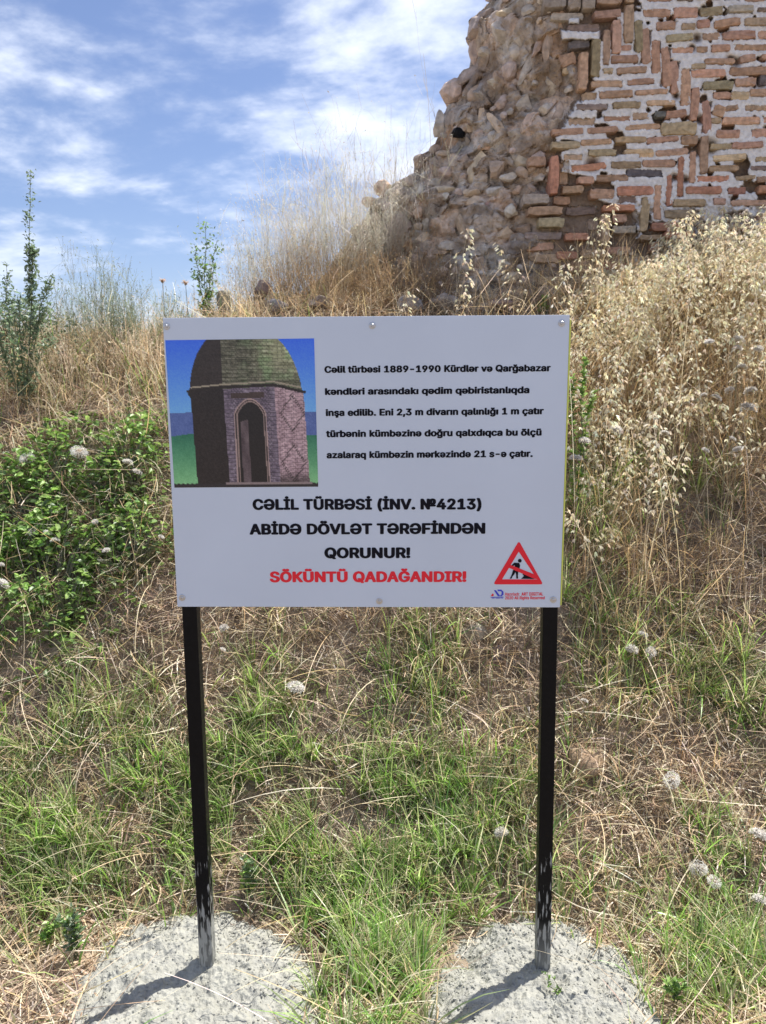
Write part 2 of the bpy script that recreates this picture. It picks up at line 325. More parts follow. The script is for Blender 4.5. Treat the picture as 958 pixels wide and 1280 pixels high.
occ = [(b[0], b[1], b[2], b[3]) for b in BR]
# plain courses carry on below, above and to the right of what is in view
rr = random.Random(3)
for py in np.arange(-33, 430, 12.6):
    px = interp(BND, py) + rr.uniform(2, 10)
    while px < 1066:
        wd = rr.uniform(24, 42)
        inside = (0 < py + 5 < 326 and px + wd < 962) and not (py > 212 and px < 800) and py < 296
        if inside: px += 20; continue
        if any(px < o[2] + 1 and px + wd > o[0] + 2 and py < o[3] - .5 and py + 10.2 > o[1] + .5 for o in occ): px += 5; continue
        low_ = py > 212 and px < 900
        BR.append((px, py, px + wd - 3, py + 10.2, rr.choice('rroobgbd'), rr.uniform(-3, 3), rr.choice((.0, .01, .03, .04)) if low_ else 0)); px += wd
def brick_mesh(seed):
    q = random.Random(seed); n = 22; ring = []
    for i in range(n):
        a = 2 * math.pi * i / n; c, s = math.cos(a), math.sin(a); p = 0.27
        x = math.copysign(abs(c) ** p, c); z = math.copysign(abs(s) ** p, s)
        ring.append((x * .5 * (1 + q.uniform(-.07, .03)), z * .5 * (1 + q.uniform(-.20, .10))))
    v = []
    for (sc_, y) in ((1.0, .5), (1.02, -.36), (1.0, -.46), (.93, -.5)):
        for (x, z) in ring:
            ex = x - math.copysign((1 - sc_) * .22, x); ez = z * sc_
            v.append((ex, y + q.uniform(-.02, .02), ez))
    c = len(v); v.append((q.uniform(-.2, .2), -.51 + q.uniform(-.03, .02), 0)); quads = []; tris = []
    for k in range(3):
        for i in range(n):
            j = (i + 1) % n; quads.append((k * n + i, (k + 1) * n + i, (k + 1) * n + j, k * n + j))
    tris = [(3 * n + i, c, 3 * n + (i + 1) % n) for i in range(n)]
    m = MB(); m.add(v, tris=tris, quads=quads); return m.mesh('brick', M_brick, False)
NL = len(occ); BR[NL:] = sorted(BR[NL:], key=lambda b: (b[0] > 960) + (b[3] < 0) + (b[1] > 345))   # those in view first
bms = [brick_mesh(i) for i in range(12)]
bv = [brick_mesh(100 + i) for i in range(2)]
rest = MB()
for nb, (x0, y0, x1, y1, c, lean, back) in enumerate(BR):
    a = W(x0, (y0 + y1) / 2, YW); b = W(x1, (y0 + y1) / 2, YW); t = W((x0 + x1) / 2, y0, YW); d = W((x0 + x1) / 2, y1, YW)
    ww = np.linalg.norm(b - a); hh = np.linalg.norm(t - d); mid = (a + b) / 2; mid[1] = YW + .058 + back + rr.uniform(-.007, .006) - .006
    base = BRT * np.array(cols[c]) * rr.uniform(.8, 1.2) + np.array([rr.uniform(-.02, .02), rr.uniform(-.012, .012), rr.uniform(-.01, .01)])
    me = rr.choice(bms)
    if hh > ww: rot = (rr.uniform(-.04, .04), math.pi / 2 - math.radians(-lean), rr.uniform(-.02, .02)); scl = (hh * 1.0, .13, ww * 1.05)
    else: rot = (rr.uniform(-.05, .05), -math.radians(lean), rr.uniform(-.03, .03)); scl = (ww * 1.0, .13, hh * 1.03)
    if rr.random() < .5: scl = (-scl[0], scl[1], -scl[2])
    if nb < 296: part('brick', me, ruin, mid - ruin_base, rot, scl, np.clip(base, .02, .8))
    else:
        from mathutils import Euler
        Mx = Matrix.Translation(mid - ruin_base) @ Euler(rot).to_matrix().to_4x4() @ Matrix.Diagonal((*scl, 1))
        rest.add([tuple(Mx @ v.co) for v in me.vertices], tris=[p.vertices[:] for p in me.polygons if len(p.vertices) == 3], quads=[p.vertices[:] for p in me.polygons if len(p.vertices) == 4], col=np.clip(base, .02, .8))
part('outer_brick_courses', rest.mesh('outer_brick_courses', M_mortar), ruin, kind='stuff')

# mortar between the bricks: white repointing where it was renewed, raked-out earth where it was not
step = 1.05
gx = np.arange(690, 1072, step); gy = np.arange(-30, 425, step); GX, GY = np.meshgrid(gx, gy)
wl = np.interp(GY, [-110, 0, 14, 16, 50, 52, 80, 112, 130, 175, 215, 222, 250, 262, 300, 330], [760, 800, 800, 772, 770, 748, 742, 742, 722, 694, 705, 738, 745, 792, 800, 900])
nzw = fbm(GX, GY, 2, .045, 3); nzf = fbm(GX, GY, 5, .25, 3)
white = sst(-4, 3, GX - wl + (nzf - .5) * 22)
white *= sst(.345, .375, nzw + .10 * (nzf - .5))
low = sst(300, 250, GY + (nzf - .5) * 60); white *= np.maximum(low, sst(.55, .6, nzw) * .9 * (GX > 790))
for (x0, y0, x1, y1) in [(711, 22, 724, 30), (702, 38, 750, 50), (771, 18, 781, 26), (706, 155, 724, 161), (710, 184, 724, 192), (694, 170, 730, 176), (716, 140, 740, 146)]:
    white = np.maximum(white, sst(-1.5, 1.5, np.minimum(np.minimum(GX - x0, x1 - GX), np.minimum(GY - y0, y1 - GY)) + (nzf - .5) * 5))
for (x, y, r_) in [(875, 16, 4), (871, 48, 5), (920, 78, 5), (913, 74, 4), (838, 78, 3), (845, 120, 4), (875, 150, 5), (873, 180, 5), (870, 190, 5), (843, 222, 4), (857, 225, 4), (888, 184, 8), (770, 168, 4), (740, 205, 8), (880, 10, 3), (905, 37, 5), (865, 60, 4), (950, 100, 9)]:
    white *= 1 - np.exp(-((GX - x) ** 2 + (GY - y) ** 2) / r_ ** 2)
ins = np.full(GX.shape, -9.)
for (x0, y0, x1, y1, c, lean, back) in BR:
    cx, cy = (x0 + x1) / 2, (y0 + y1) / 2; a = math.radians(lean); hw, hh = (x1 - x0) / 2, (y1 - y0) / 2
    rad = max(hw, hh) + 6; i0, i1 = np.searchsorted(gy, cy - rad), np.searchsorted(gy, cy + rad); j0, j1 = np.searchsorted(gx, cx - rad), np.searchsorted(gx, cx + rad)
    if i1 <= i0 or j1 <= j0: continue
    dx, dy = GX[i0:i1, j0:j1] - cx, GY[i0:i1, j0:j1] - cy; aa = -a
    u = dx * math.cos(aa) + dy * math.sin(aa); v = -dx * math.sin(aa) + dy * math.cos(aa)
    ins[i0:i1, j0:j1] = np.maximum(ins[i0:i1, j0:j1], np.minimum(hw - abs(u), hh - abs(v)))
inb = sst(.2, 1.6, ins - .55 + (fbm(GX, GY, 11, .30, 3) - .5) * 6)
P = np.zeros(GX.shape + (3,))
d = F3 + R3 * ((GX[..., None] - 479) / FOC) + U3 * ((640 - GY[..., None]) / FOC)
yy = YW + .047 - (.059 - .006 * fbm(GX, GY, 4, .05, 2)) * white + inb * .035 + (nzf - .5) * .014 * (1 - .5 * white) + (fbm(GX, GY, 8, .6, 2) - .5) * .006
P = EYE + d * ((yy - EYE[1]) / d[..., 1])[..., None]
cw = np.array((.73, .71, .70)) * (.93 + .14 * fbm(GX, GY, 1, .12, 3)[..., None]); ce = np.array((.24, .18, .135)) * (.6 + .8 * fbm(GX, GY, 6, .1, 3)[..., None])
C = ce + (cw - ce) * white[..., None]
keep = GX > interp(BND, gy)[:, None] + 3 + (nzf - .5) * 10
h_, w_ = GX.shape; idx = np.arange(h_ * w_).reshape(h_, w_)
k4 = keep[:-1, :-1] & keep[1:, :-1] & keep[:-1, 1:] & keep[1:, 1:]
q4 = np.stack([idx[:-1, :-1], idx[1:, :-1], idx[1:, 1:], idx[:-1, 1:]], -1)[k4]
mb = MB(); mb.add(P - ruin_base, quads=q4, col=C.reshape(-1, 3)); part('mortar', mb.mesh('mortar', M_mortar, True), ruin)

def rock_mesh(seed, sub=2, flat=False, m=None, cuts=13):
    bm = bmesh.new(); bmesh.ops.create_icosphere(bm, subdivisions=sub, radius=.5); q = random.Random(seed)
    for k in range(cuts):
        n = Vector((q.gauss(0, 1), q.gauss(0, 1), q.gauss(0, 1))).normalized(); dd = q.uniform(.20, .40)
        for v in bm.verts:
            e = v.co.dot(n) - dd
            if e > 0: v.co -= n * e
    for v in bm.verts: v.co += v.co.normalized() * .07 * mnoise.noise(v.co * 4 + Vector((seed, 0, 0)))
    me = bpy.data.meshes.new('stone'); bm.to_mesh(me); bm.free(); me.materials.append(m or M_stone)
    for p in me.polygons: p.use_smooth = sub > 2
    return me
rocks = [rock_mesh(i) for i in range(14)]
sc_ = {'v': (.24, .19, .18), 'p': (.33, .24, .205), 't': (.40, .30, .20), 'y': (.42, .34, .22), 'g': (.31, .29, .26), 'l': (.45, .43, .37), 'b': (.27, .19, .14), 'o': (.38, .23, .14), 'k': (.012, .012, .014), 'd': (.10, .09, .08), 'r': (.22, .10, .09)}
ST = [(598, 31, 34, 25, 10, 'v'), (588, 49, 16, 12, 0, 'v'), (594, 60, 14, 30, 0, 'p'), (612, 13, 32, 15, 5, 'v'), (636, 13, 34, 11, 0, 'y'), (664, 8, 26, 18, 0, 'g'), (633, 36, 50, 30, 8, 'g'), (660, 38, 30, 30, 0, 'g'),
      (589, 88, 54, 17, 33, 'v'), (663, 73, 68, 15, 60, 'g'), (672, 58, 30, 12, 65, 'p'), (641, 88, 24, 26, 0, 'p'), (623, 100, 28, 32, 0, 'l'), (686, 52, 13, 52, 0, 'b'), (571, 112, 36, 30, 20, 'p'),
      (574, 166, 19, 15, -25, 'k'), (585, 172, 11, 13, -20, 'd'), (604, 146, 15, 42, 18, 't'), (623, 156, 50, 13, -56, 't'), (608, 181, 22, 11, 0, 'o'), (556, 190, 26, 9, 0, 't'), (600, 211, 30, 44, 0, 'y'), (550, 154, 20, 34, 0, 'g'),
      (545, 206, 24, 22, 0, 't'), (525, 197, 20, 18, 0, 'b'), (625, 206, 32, 24, 0, 'b'), (655, 198, 20, 24, 15, 'y'), (675, 192, 22, 22, 0, 'p'), (526, 238, 11, 17, 0, 'l'), (539, 248, 19, 22, 30, 'l'), (558, 246, 12, 11, 0, 'l'),
      (562, 236, 38, 11, -8, 'y'), (592, 238, 30, 11, -4, 't'), (623, 236, 34, 13, 0, 'g'), (648, 236, 14, 11, 0, 'o'), (671, 248, 32, 13, 4, 'p'), (677, 265, 46, 13, 0, 'o'), (617, 259, 32, 25, 0, 'r'), (642, 263, 20, 17, 30, 'l'),
      (594, 250, 28, 15, 0, 't'), (559, 268, 44, 30, 42, 'v'), (512, 225, 22, 16, 0, 'b'), (526, 267, 17, 17, 0, 'o'), (494, 267, 24, 20, 0, 'g'), (503, 285, 30, 32, 0, 'v'), (530, 297, 26, 16, 0, 't'), (579, 280, 18, 42, 28, 't'),
      (604, 290, 32, 18, -10, 'g'), (631, 290, 28, 17, 20, 't'), (618, 342, 20, 15, 0, 'g'), (638, 347, 34, 14, 33, 'y'), (590, 354, 26, 18, 0, 'g'), (631, 329, 24, 12, 0, 'l'), (462, 250, 20, 16, 0, 'o'), (480, 236, 26, 22, 0, 'o'),
      (486, 256, 24, 18, 0, 'v'), (468, 272, 22, 18, 0, 'b'), (448, 285, 24, 18, 0, 'b'), (690, 100, 24, 30, 0, 'g'), (700, 140, 18, 30, 0, 'b'), (655, 125, 30, 30, 0, 'g'), (670, 155, 24, 30, 20, 'p'), (645, 165, 22, 20, 0, 'g'), (600, 112, 32, 26, 0, 'b'),
      (588, 135, 22, 22, 0, 'g'), (560, 215, 24, 14, 0, 'p'), (580, 196, 20, 14, 0, 'v'), (638, 220, 24, 10, 0, 'g'), (676, 220, 22, 12, 0, 'g'), (655, 285, 22, 18, 0, 'b'), (560, 305, 26, 16, 0, 'g'), (540, 320, 26, 18, 10, 'b'),
      (660, 350, 26, 18, 0, 'b'), (600, 325, 22, 14, 0, 'b'), (575, 335, 22, 16, 0, 'b'), (530, 350, 24, 18, 0, 'g'), (500, 330, 26, 18, 0, 'g'), (650, 372, 30, 16, 0, 'b'), (610, 372, 26, 14, 0, 'g'), (695, 330, 22, 16, 0, 'b'), (565, 368, 26, 14, 0, 'g'),
      (700, 15, 16, 22, 0, 'o'), (650, 62, 22, 16, 0, 'g'), (612, 62, 26, 18, 0, 'g'), (630, 125, 22, 18, 0, 'p'), (570, 140, 16, 12, 0, 'p'), (545, 225, 18, 12, 0, 'g')]
NS = len(ST)
for k in range(900):
    py = rr.uniform(-30, 395); a, b = interp(OUT, py), interp(BND, py)
    px = a + (b - a) * rr.random() ** .8; s = rr.uniform(7, 17)
    if all((px - q[0]) ** 2 + (py - q[1]) ** 2 > ((s + min(q[2], q[3])) * .52) ** 2 for q in ST): ST.append((px, py, s * rr.uniform(1, 1.5), s, rr.uniform(-40, 40), rr.choice('vpgggbbgpt')))
    if len(ST) > 160: break
def put_stone(px, py, wd, ht, ang, c, y, par, base, emb=.2, name='stone', jit=True):
    p = W(px, py, y); dist = (p - EYE) @ F3; sx, sz = wd * dist / FOC * 1.25, ht * dist / FOC * 1.25
    sy = min(sx, sz) * rr.uniform(.8, 1.2) + .01; p[1] += sy * emb
    col = np.array(sc_[c]) * 1.4 * rr.uniform(.85, 1.15)
    if c != 'k': col = col * .66 + np.array((.66, .56, .46)) * .4
    return part(name, rr.choice(rocks), par, p - base, (rr.uniform(-.2, .2), -math.radians(ang), rr.uniform(-.25, .25)), (sx, sy, sz), col)
for i, (px, py, wd, ht, an, c) in enumerate(ST):
    o = put_stone(px, py, wd, ht, an, c, float(face_y(px, py)) - .012, ruin, ruin_base, (.02 if c == 'k' else .30 if i >= NS else .38))
    if c == 'k': o['label'] = 'black stone lodged in the rubble'  # the one stone with a plain near-black colour

# ------------------------------------------------------------------ sign
PT = .003
sgn = thing('information_sign', (0, 0, 0), 'white information board about a tomb on two black square posts set in pale concrete', 'sign')
def box(mb, x0, x1, y0, y1, z0, z1, bev=0):
    b = bmesh.new(); bmesh.ops.create_cube(b, size=1)
    for v in b.verts: v.co = Vector(((x0 + x1) / 2 + v.co.x * (x1 - x0), (y0 + y1) / 2 + v.co.y * (y1 - y0), (z0 + z1) / 2 + v.co.z * (z1 - z0)))
    if bev: bmesh.ops.bevel(b, geom=list(b.edges), offset=bev, segments=2, profile=.5, affect='EDGES')
    b.verts.index_update(); v = [tuple(q.co) for q in b.verts]
    bmesh.ops.triangulate(b, faces=b.faces[:]); b.verts.index_update()
    mb.add([tuple(q.co) for q in b.verts], tris=[[q.index for q in f.verts] for f in b.faces]); b.free()
HS = .7384; Z0 = 1.64 - .5724
# panel: thin composite sheet with a faint bow
mb = MB(); nX, nZ = 40, 30
def bow(x, z): return .004 * np.sin((x + .5) * 5.2) * np.sin((z - Z0) / HS * 3.1) * 0 
box(mb, -.5, .5, 0, PT, Z0, Z0 + HS, .0008); panel = mb.build('panel', M_white, sgn)
mb = MB(); box(mb, .5005, .5045, .0008, PT + .003, Z0 + .006, Z0 + HS - .012); mb.build('edge_film', M_film, sgn)
# posts
def post_mat():
    m = mat('black painted steel', col=(.006, .006, .007), var=.2, vs=60, bump=.12, bs=140, rough=.4, dist=.003, spec=.12)
    t = m.node_tree; n = t.nodes.new; l = t.links.new; b = [q for q in t.nodes if q.type == 'BSDF_PRINCIPLED'][0]
    geo = n('ShaderNodeNewGeometry'); sp = n('ShaderNodeSeparateXYZ'); l(geo.outputs['Position'], sp.inputs[0])
    mpn = n('ShaderNodeMapping'); mpn.inputs['Scale'].default_value = (170, 170, 22); l(geo.outputs['Position'], mpn.inputs[0])
    no = n('ShaderNodeTexNoise'); no.inputs['Scale'].default_value = 1; no.inputs['Detail'].default_value = 6; l(mpn.outputs[0], no.inputs['Vector'])
    r1 = n('ShaderNodeMapRange'); r1.inputs['From Min'].default_value = .62; r1.inputs['From Max'].default_value = .10; r1.inputs['To Min'].default_value = -.25; r1.inputs['To Max'].default_value = .16
    l(sp.outputs[2], r1.inputs['Value'])
    ad = n('ShaderNodeMath'); ad.operation = 'ADD'; l(no.outputs['Fac'], ad.inputs[0]); l(r1.outputs[0], ad.inputs[1])
    r2 = n('ShaderNodeMapRange'); r2.inputs['From Min'].default_value = .60; r2.inputs['From Max'].default_value = .68; l(ad.outputs[0], r2.inputs['Value'])
    r3 = n('ShaderNodeMapRange'); r3.inputs['From Min'].default_value = .16; r3.inputs['From Max'].default_value = .03; r3.inputs['To Max'].default_value = .55; l(sp.outputs[2], r3.inputs['Value'])
    mxm = n('ShaderNodeMath'); mxm.operation = 'MAXIMUM'; l(r2.outputs[0], mxm.inputs[0]); l(r3.outputs[0], mxm.inputs[1])
    mx = n('ShaderNodeMixRGB'); mx.inputs['Color2'].default_value = (.33, .33, .31, 1)
    src = b.inputs['Base Color'].links[0].from_socket; l(src, mx.inputs['Color1']); l(mxm.outputs[0], mx.inputs['Fac']); l(mx.outputs[0], b.inputs['Base Color'])
    r4 = n('ShaderNodeMapRange'); r4.inputs['To Min'].default_value = .36; r4.inputs['To Max'].default_value = .85; l(mxm.outputs[0], r4.inputs['Value']); l(r4.outputs[0], b.inputs['Roughness'])
    return m
M_post = post_mat()
FEET = []
for (tx, bx_, by_) in ((236.5, 258.0, 1212), (688.5, 679.5, 1220)):
    yc = PT + .0205
    a = W(tx, 760, PT + .001); b_ = W(bx_, by_, PT + .001); hw = .0195
    sl_ = (a[0] - b_[0]) / (a[2] - b_[2])
    FEET.append(b_)
    mb = MB(); z0, z1 = -.25, Z0 + HS - .015
    box(mb, -hw, hw, -hw, hw, 0, z1 - z0, .003)
    for v in mb.v: v[:, 0] += b_[0] + (v[:, 2] + z0 - b_[2]) * sl_; v[:, 1] += yc; v[:, 2] += z0
    mb.build('post', M_post, sgn)
    print('post foot', b_)
# screws
def screw_mesh():
    mb = MB(); n = 20; prof = [(.0085, 0), (.0085, -.0011), (.0075, -.0018), (.0046, -.0020), (.0044, -.0045), (.0034, -.0056), (.0014, -.0058), (.0012, -.0042), (0.0001, -.0042)]
    v = [(r_ * math.cos(2 * math.pi * i / n), y, r_ * math.sin(2 * math.pi * i / n)) for (r_, y) in prof for i in range(n)]
    q = [(k * n + i, k * n + (i + 1) % n, (k + 1) * n + (i + 1) % n, (k + 1) * n + i) for k in range(len(prof) - 1) for i in range(n)]
    mb.add(v, quads=q); return mb.mesh('screw', M_steel, False)
scm = screw_mesh()
for (px, py) in ((208.4, 407.8), (465.6, 406.6), (702.4, 403.8), (228, 747), (474.5, 751.3), (691.8, 749.4)):
    p = W(px, py, 0); p[1] = -.0003; part('screw', scm, sgn, p, (0, rr.uniform(0, 3), 0))
# the printed photograph of the tomb, flat print
def printed():
    n = 190; u = (np.arange(n) + .5) / n; U, Vv = np.meshgrid(u, u)
    X_ = 57 + U * (703 - 57); Y_ = 150 + Vv * (783 - 150)
    nz = lambda f, k=0, fy=None: fbm(X_, Y_ * ((fy or f) / f), k, f, 4)
    def c(*a): return np.array(a, float)
    I = np.zeros((n, n, 3)); t = np.clip((Y_ - 150) / 310, 0, 1)[..., None]
    I[:] = c(38, 78, 190) * (1 - t) + c(78, 128, 215) * t
    hl = Y_ > 455 + 6 * np.sin(X_ * .02); I[hl] = (c(58, 76, 125) + 22 * (nz(.05)[hl][:, None] - .5))
    gl = Y_ > 555 + 5 * np.sin(X_ * .03); tg = np.clip((Y_ - 555) / 200, 0, 1)[..., None]
    I[gl] = (c(28, 82, 66) * (1 - tg) + c(88, 138, 100) * tg)[gl] + 16 * (nz(.06, 4)[gl][:, None] - .5)
    def poly(pts):
        ins = np.zeros(X_.shape, bool); m_ = len(pts)
        for i in range(m_):
            (x1, y1), (x2, y2) = pts[i], pts[(i + 1) % m_]
            if y1 == y2: continue
            cc = ((y1 > Y_) != (y2 > Y_)) & (X_ < (x2 - x1) * (Y_ - y1) / (y2 - y1) + x1); ins ^= cc
        return ins
    def paint(m_, col): I[m_] = (col[m_] if getattr(col, 'ndim', 1) == 3 else col)
    row = 8.4; WB = 5 * (fbm(X_, Y_, 3, .03, 3) - .5)
    def bricks(sk, wdt=20):
        r_ = np.floor((Y_ + WB + sk * X_) / row); fy = ((Y_ + WB + sk * X_) / row) % 1; fx = ((X_ / wdt) + .5 * (r_ % 2)) % 1
        return ((fy > .25) & (fx > .12)), r_
    dome = poly([(150, 385), (158, 320), (166, 280), (178, 245), (192, 212), (212, 182), (237, 150), (545, 150), (572, 178), (592, 205), (612, 245), (627, 285), (638, 320), (648, 385), (525, 372), (300, 378)])
    st = .6 * nz(.02, 1, .20) + .4 * nz(.09, 12); grn = nz(.02, 7)
    dc = c(66, 67, 58) + 150 * (st[..., None] - .5) + (sst(.45, .7, grn) * sst(260, 520, X_))[..., None] * c(0, 14, 2) + (sst(380, 560, X_) * sst(380, 200, Y_))[..., None] * c(44, 48, 36)
    br_, _ = bricks(.0, 16); dc = dc * np.where(br_, 1.04, .72)[..., None]
    dc[X_ < 298] = c(34, 30, 30) + 22 * (st[X_ < 298][:, None] - .5)
    paint(dome, dc)
    L1_ = poly([(155, 366), (300, 360), (310, 772), (165, 778)]); dk = c(24, 20, 22) + 18 * (nz(.1, 2)[..., None] - .5); paint(L1_, dk)
    f2 = poly([(300, 360), (525, 350), (537, 772), (310, 774)]); b2, _ = bricks(.02, 14)
    c2_ = (c(76, 70, 84) + 80 * (nz(.08, 3)[..., None] - .5)) * np.where(b2, 1.1, .68)[..., None]; paint(f2, c2_)
    f3 = poly([(525, 350), (652, 376), (668, 765), (537, 772)]); b3, _ = bricks(-.05, 22)
    c3_ = (c(122, 106, 116) + 90 * (nz(.07, 5)[..., None] - .5)) * np.where(b3, 1.06, .74)[..., None]
    for cy in (465, 680):
        dd = np.abs(X_ - 600) / 52 + np.abs(Y_ - cy) / 78; rg = (np.abs(dd - 1) < .13) & (((X_ + Y_) // 7) % 2 == 0); c3_[rg] *= .42
    c3_ *= (1 - .5 * sst(705, 770, Y_))[..., None]; paint(f3, c3_)
    def seg(pts, hw, col):
        for (x1, y1), (x2, y2) in zip(pts[:-1], pts[1:]):
            dx, dy = x2 - x1, y2 - y1; L_ = dx * dx + dy * dy; tt = np.clip(((X_ - x1) * dx + (Y_ - y1) * dy) / L_, 0, 1)
            m_ = np.hypot(X_ - x1 - tt * dx, Y_ - y1 - tt * dy) < hw; I[m_] = col
    seg([(145, 368), (300, 352), (522, 344), (657, 376)], 6, c(26, 22, 22)); seg([(160, 352), (300, 340), (522, 330), (640, 356)], 3.2, c(112, 108, 98)); seg([(148, 378), (160, 395)], 5, c(24, 22, 22))
    paint(poly([(334, 376), (480, 374), (480, 398), (334, 400)]), c(46, 38, 38))
    arch = lambda x0, x1, ys, ya, yb: [(x0, yb), (x0 - 2, ys)] + [(x0 + (x1 - x0) * s, ys - (ys - ya) * math.sin(math.pi * min(s, 1 - s) * 1.0) ** .75) for s in np.linspace(.04, .96, 14)] + [(x1, ys), (x1 + 8, yb)]
    paint(poly(arch(343, 485, 465, 400, 772)), c(120, 106, 108)); paint(poly(arch(349, 480, 466, 406, 772)), c(36, 30, 32)); paint(poly(arch(355, 475, 467, 410, 772)), c(104, 92, 92)); paint(poly(arch(360, 471, 468, 416, 772)), c(17, 14, 17))
    pl = poly([(370, 500), (402, 490), (408, 765), (372, 765)]); I[pl] = c(62, 54, 60) + 50 * (nz(.05, 9, .02)[pl][:, None] - .5)
    paint(Y_ > 768 - 0 * X_ + 3 * np.sin(X_ * .3) * (X_ < 700), c(28, 26, 30)); m_ = (Y_ > 764) & (Y_ < 772) & (X_ > 290) & (X_ < 680); I[m_] = c(96, 88, 92)
    I += 14 * (R.random(I.shape[:2])[..., None] - .5)
    return np.clip(I, 3, 250)
I = printed(); n = 190
lc = np.clip(((I / 255 + .055) / 1.055) ** 2.4 * np.array((2.5, 2.3, 2.0)), .004, .9)
cA, cB, cC, cD = [W(*q, 0) for q in ((206.7, 425.3), (392.9, 423.0), (398.0, 608.3), (218.4, 609.5))]
e = np.arange(n + 1) / n; EU, EV = np.meshgrid(e, e)
# one small quad per printed dot so that edges stay crisp
def grid_pt(u, v): return ((1 - u) * (1 - v))[..., None] * cA + (u * (1 - v))[..., None] * cB + (u * v)[..., None] * cC + ((1 - u) * v)[..., None] * cD
P = grid_pt(EU, EV); P[..., 1] = -.0004
Pc = np.pad(lc, ((0, 1), (0, 1), (0, 0)), 'edge')
idx = np.arange((n + 1) ** 2).reshape(n + 1, n + 1)
mb = MB(); mb.add(P, quads=np.stack([idx[:-1, :-1], idx[1:, :-1], idx[1:, 1:], idx[:-1, 1:]], -1), col=Pc.reshape(-1, 3)); mb.build('printed_photo', M_print, sgn, label='printed photo of a domed brick tomb')
# lettering
try: FONT = bpy.data.fonts.load(bpy.utils.system_resource('DATAFILES') + '/fonts/Inter.woff2')
except Exception: FONT = None
def outline(s):                # closed outlines of a line of text, as signed edges
    cu = bpy.data.curves.new('t', 'FONT'); cu.body = s; cu.size = 1; cu.resolution_u = 6; cu.space_character = 1.045; cu.fill_mode = 'NONE'
    if FONT: cu.font = FONT
    ob = bpy.data.objects.new('t', cu); COL.objects.link(ob); dg = bpy.context.evaluated_depsgraph_get(); dg.update()
    me = bpy.data.meshes.new_from_object(ob.evaluated_get(dg)); bpy.data.objects.remove(ob); bpy.data.curves.remove(cu)
    co = np.array([v.co[:2] for v in me.vertices]); ed = np.array([e.vertices[:] for e in me.edges]); bpy.data.meshes.remove(me)
    # edges run with the vertex order; the one that closes a loop runs from the highest index back to the lowest
    a, b = ed.min(1), ed.max(1); wrap = (b - a) > 1; return co, np.where(wrap, b, a), np.where(wrap, a, b)
def raster(s, bold, n=52):     # solid letters with their strokes thickened, as rows of runs
    hc, _, _ = outline('H'); lo, hi = hc[:, 1].min(), hc[:, 1].max(); q = (hi - lo) / n
    co, ea, eb = outline(s); x0, x1 = co[:, 0].min() - .08, co[:, 0].max() + .08; y0, y1 = co[:, 1].min() - .06, co[:, 1].max() + .06
    nx_, ny_ = int((x1 - x0) / q), int((y1 - y0) / q); A = np.zeros((ny_, nx_ + 1), int); pa, pb = co[ea], co[eb]
    for r in range(ny_):
        yy_ = y0 + (r + .5) * q; up_ = (pa[:, 1] <= yy_) & (pb[:, 1] > yy_); dn_ = (pa[:, 1] > yy_) & (pb[:, 1] <= yy_)
        for m_, sg in ((up_, 1), (dn_, -1)):
            xs = pa[m_, 0] + (yy_ - pa[m_, 1]) * (pb[m_, 0] - pa[m_, 0]) / (pb[m_, 1] - pa[m_, 1]); np.add.at(A[r], np.clip(np.round((xs - x0) / q).astype(int), 0, nx_), sg)
    F = np.cumsum(A, 1)[:, :nx_] != 0; Gd = F.copy(); bx, by = bold / q, bold * .6 / q
    for dx in range(-int(bx), int(bx) + 1):
        for dy in range(-int(by), int(by) + 1):
            if (dx / bx) ** 2 + (dy / max(by, .5)) ** 2 <= 1.05: Gd |= np.roll(np.roll(F, dx, 1), dy, 0)
    return Gd, x0, y0, q, lo - int(by) * q, hi + int(by) * q
def lettering(s, x0, x1, base_l, base_r, cap, m, bold=.05, y=-.0007, name='lettering'):
    Gd, gx0, gy0, q, lo, hi = raster(s, bold); cols_ = np.where(Gd.any(0))[0]; L0, L1 = gx0 + cols_[0] * q, gx0 + (cols_[-1] + 1) * q
    a = W(x0, base_l, 0); b = W(x1, base_r, 0); tp = W(x0, base_l - cap, 0); sx = (b[0] - a[0]) / (L1 - L0); sz = (tp[2] - a[2]) / (hi - lo)
    pad = np.pad(Gd, ((0, 0), (1, 1))).astype(int); d_ = np.diff(pad, axis=1); st = np.argwhere(d_ == 1); en = np.argwhere(d_ == -1)
    xa, xb, r = gx0 + st[:, 1] * q, gx0 + en[:, 1] * q, st[:, 0]; ya = gy0 + r * q; yb = ya + q
    def pt(x, z): X_ = (x - L0) * sx; return np.stack([a[0] + X_, np.full(len(x), y), a[2] + (z - lo) * sz + (b[2] - a[2]) * X_ / (b[0] - a[0])], 1)
    V_ = np.stack([pt(xa, ya), pt(xb, ya), pt(xb, yb), pt(xa, yb)], 1).reshape(-1, 3); mb = MB(); mb.add(V_, quads=np.arange(len(V_)).reshape(-1, 4))
    return part(name, mb.mesh(name, m), sgn, kind='stuff')
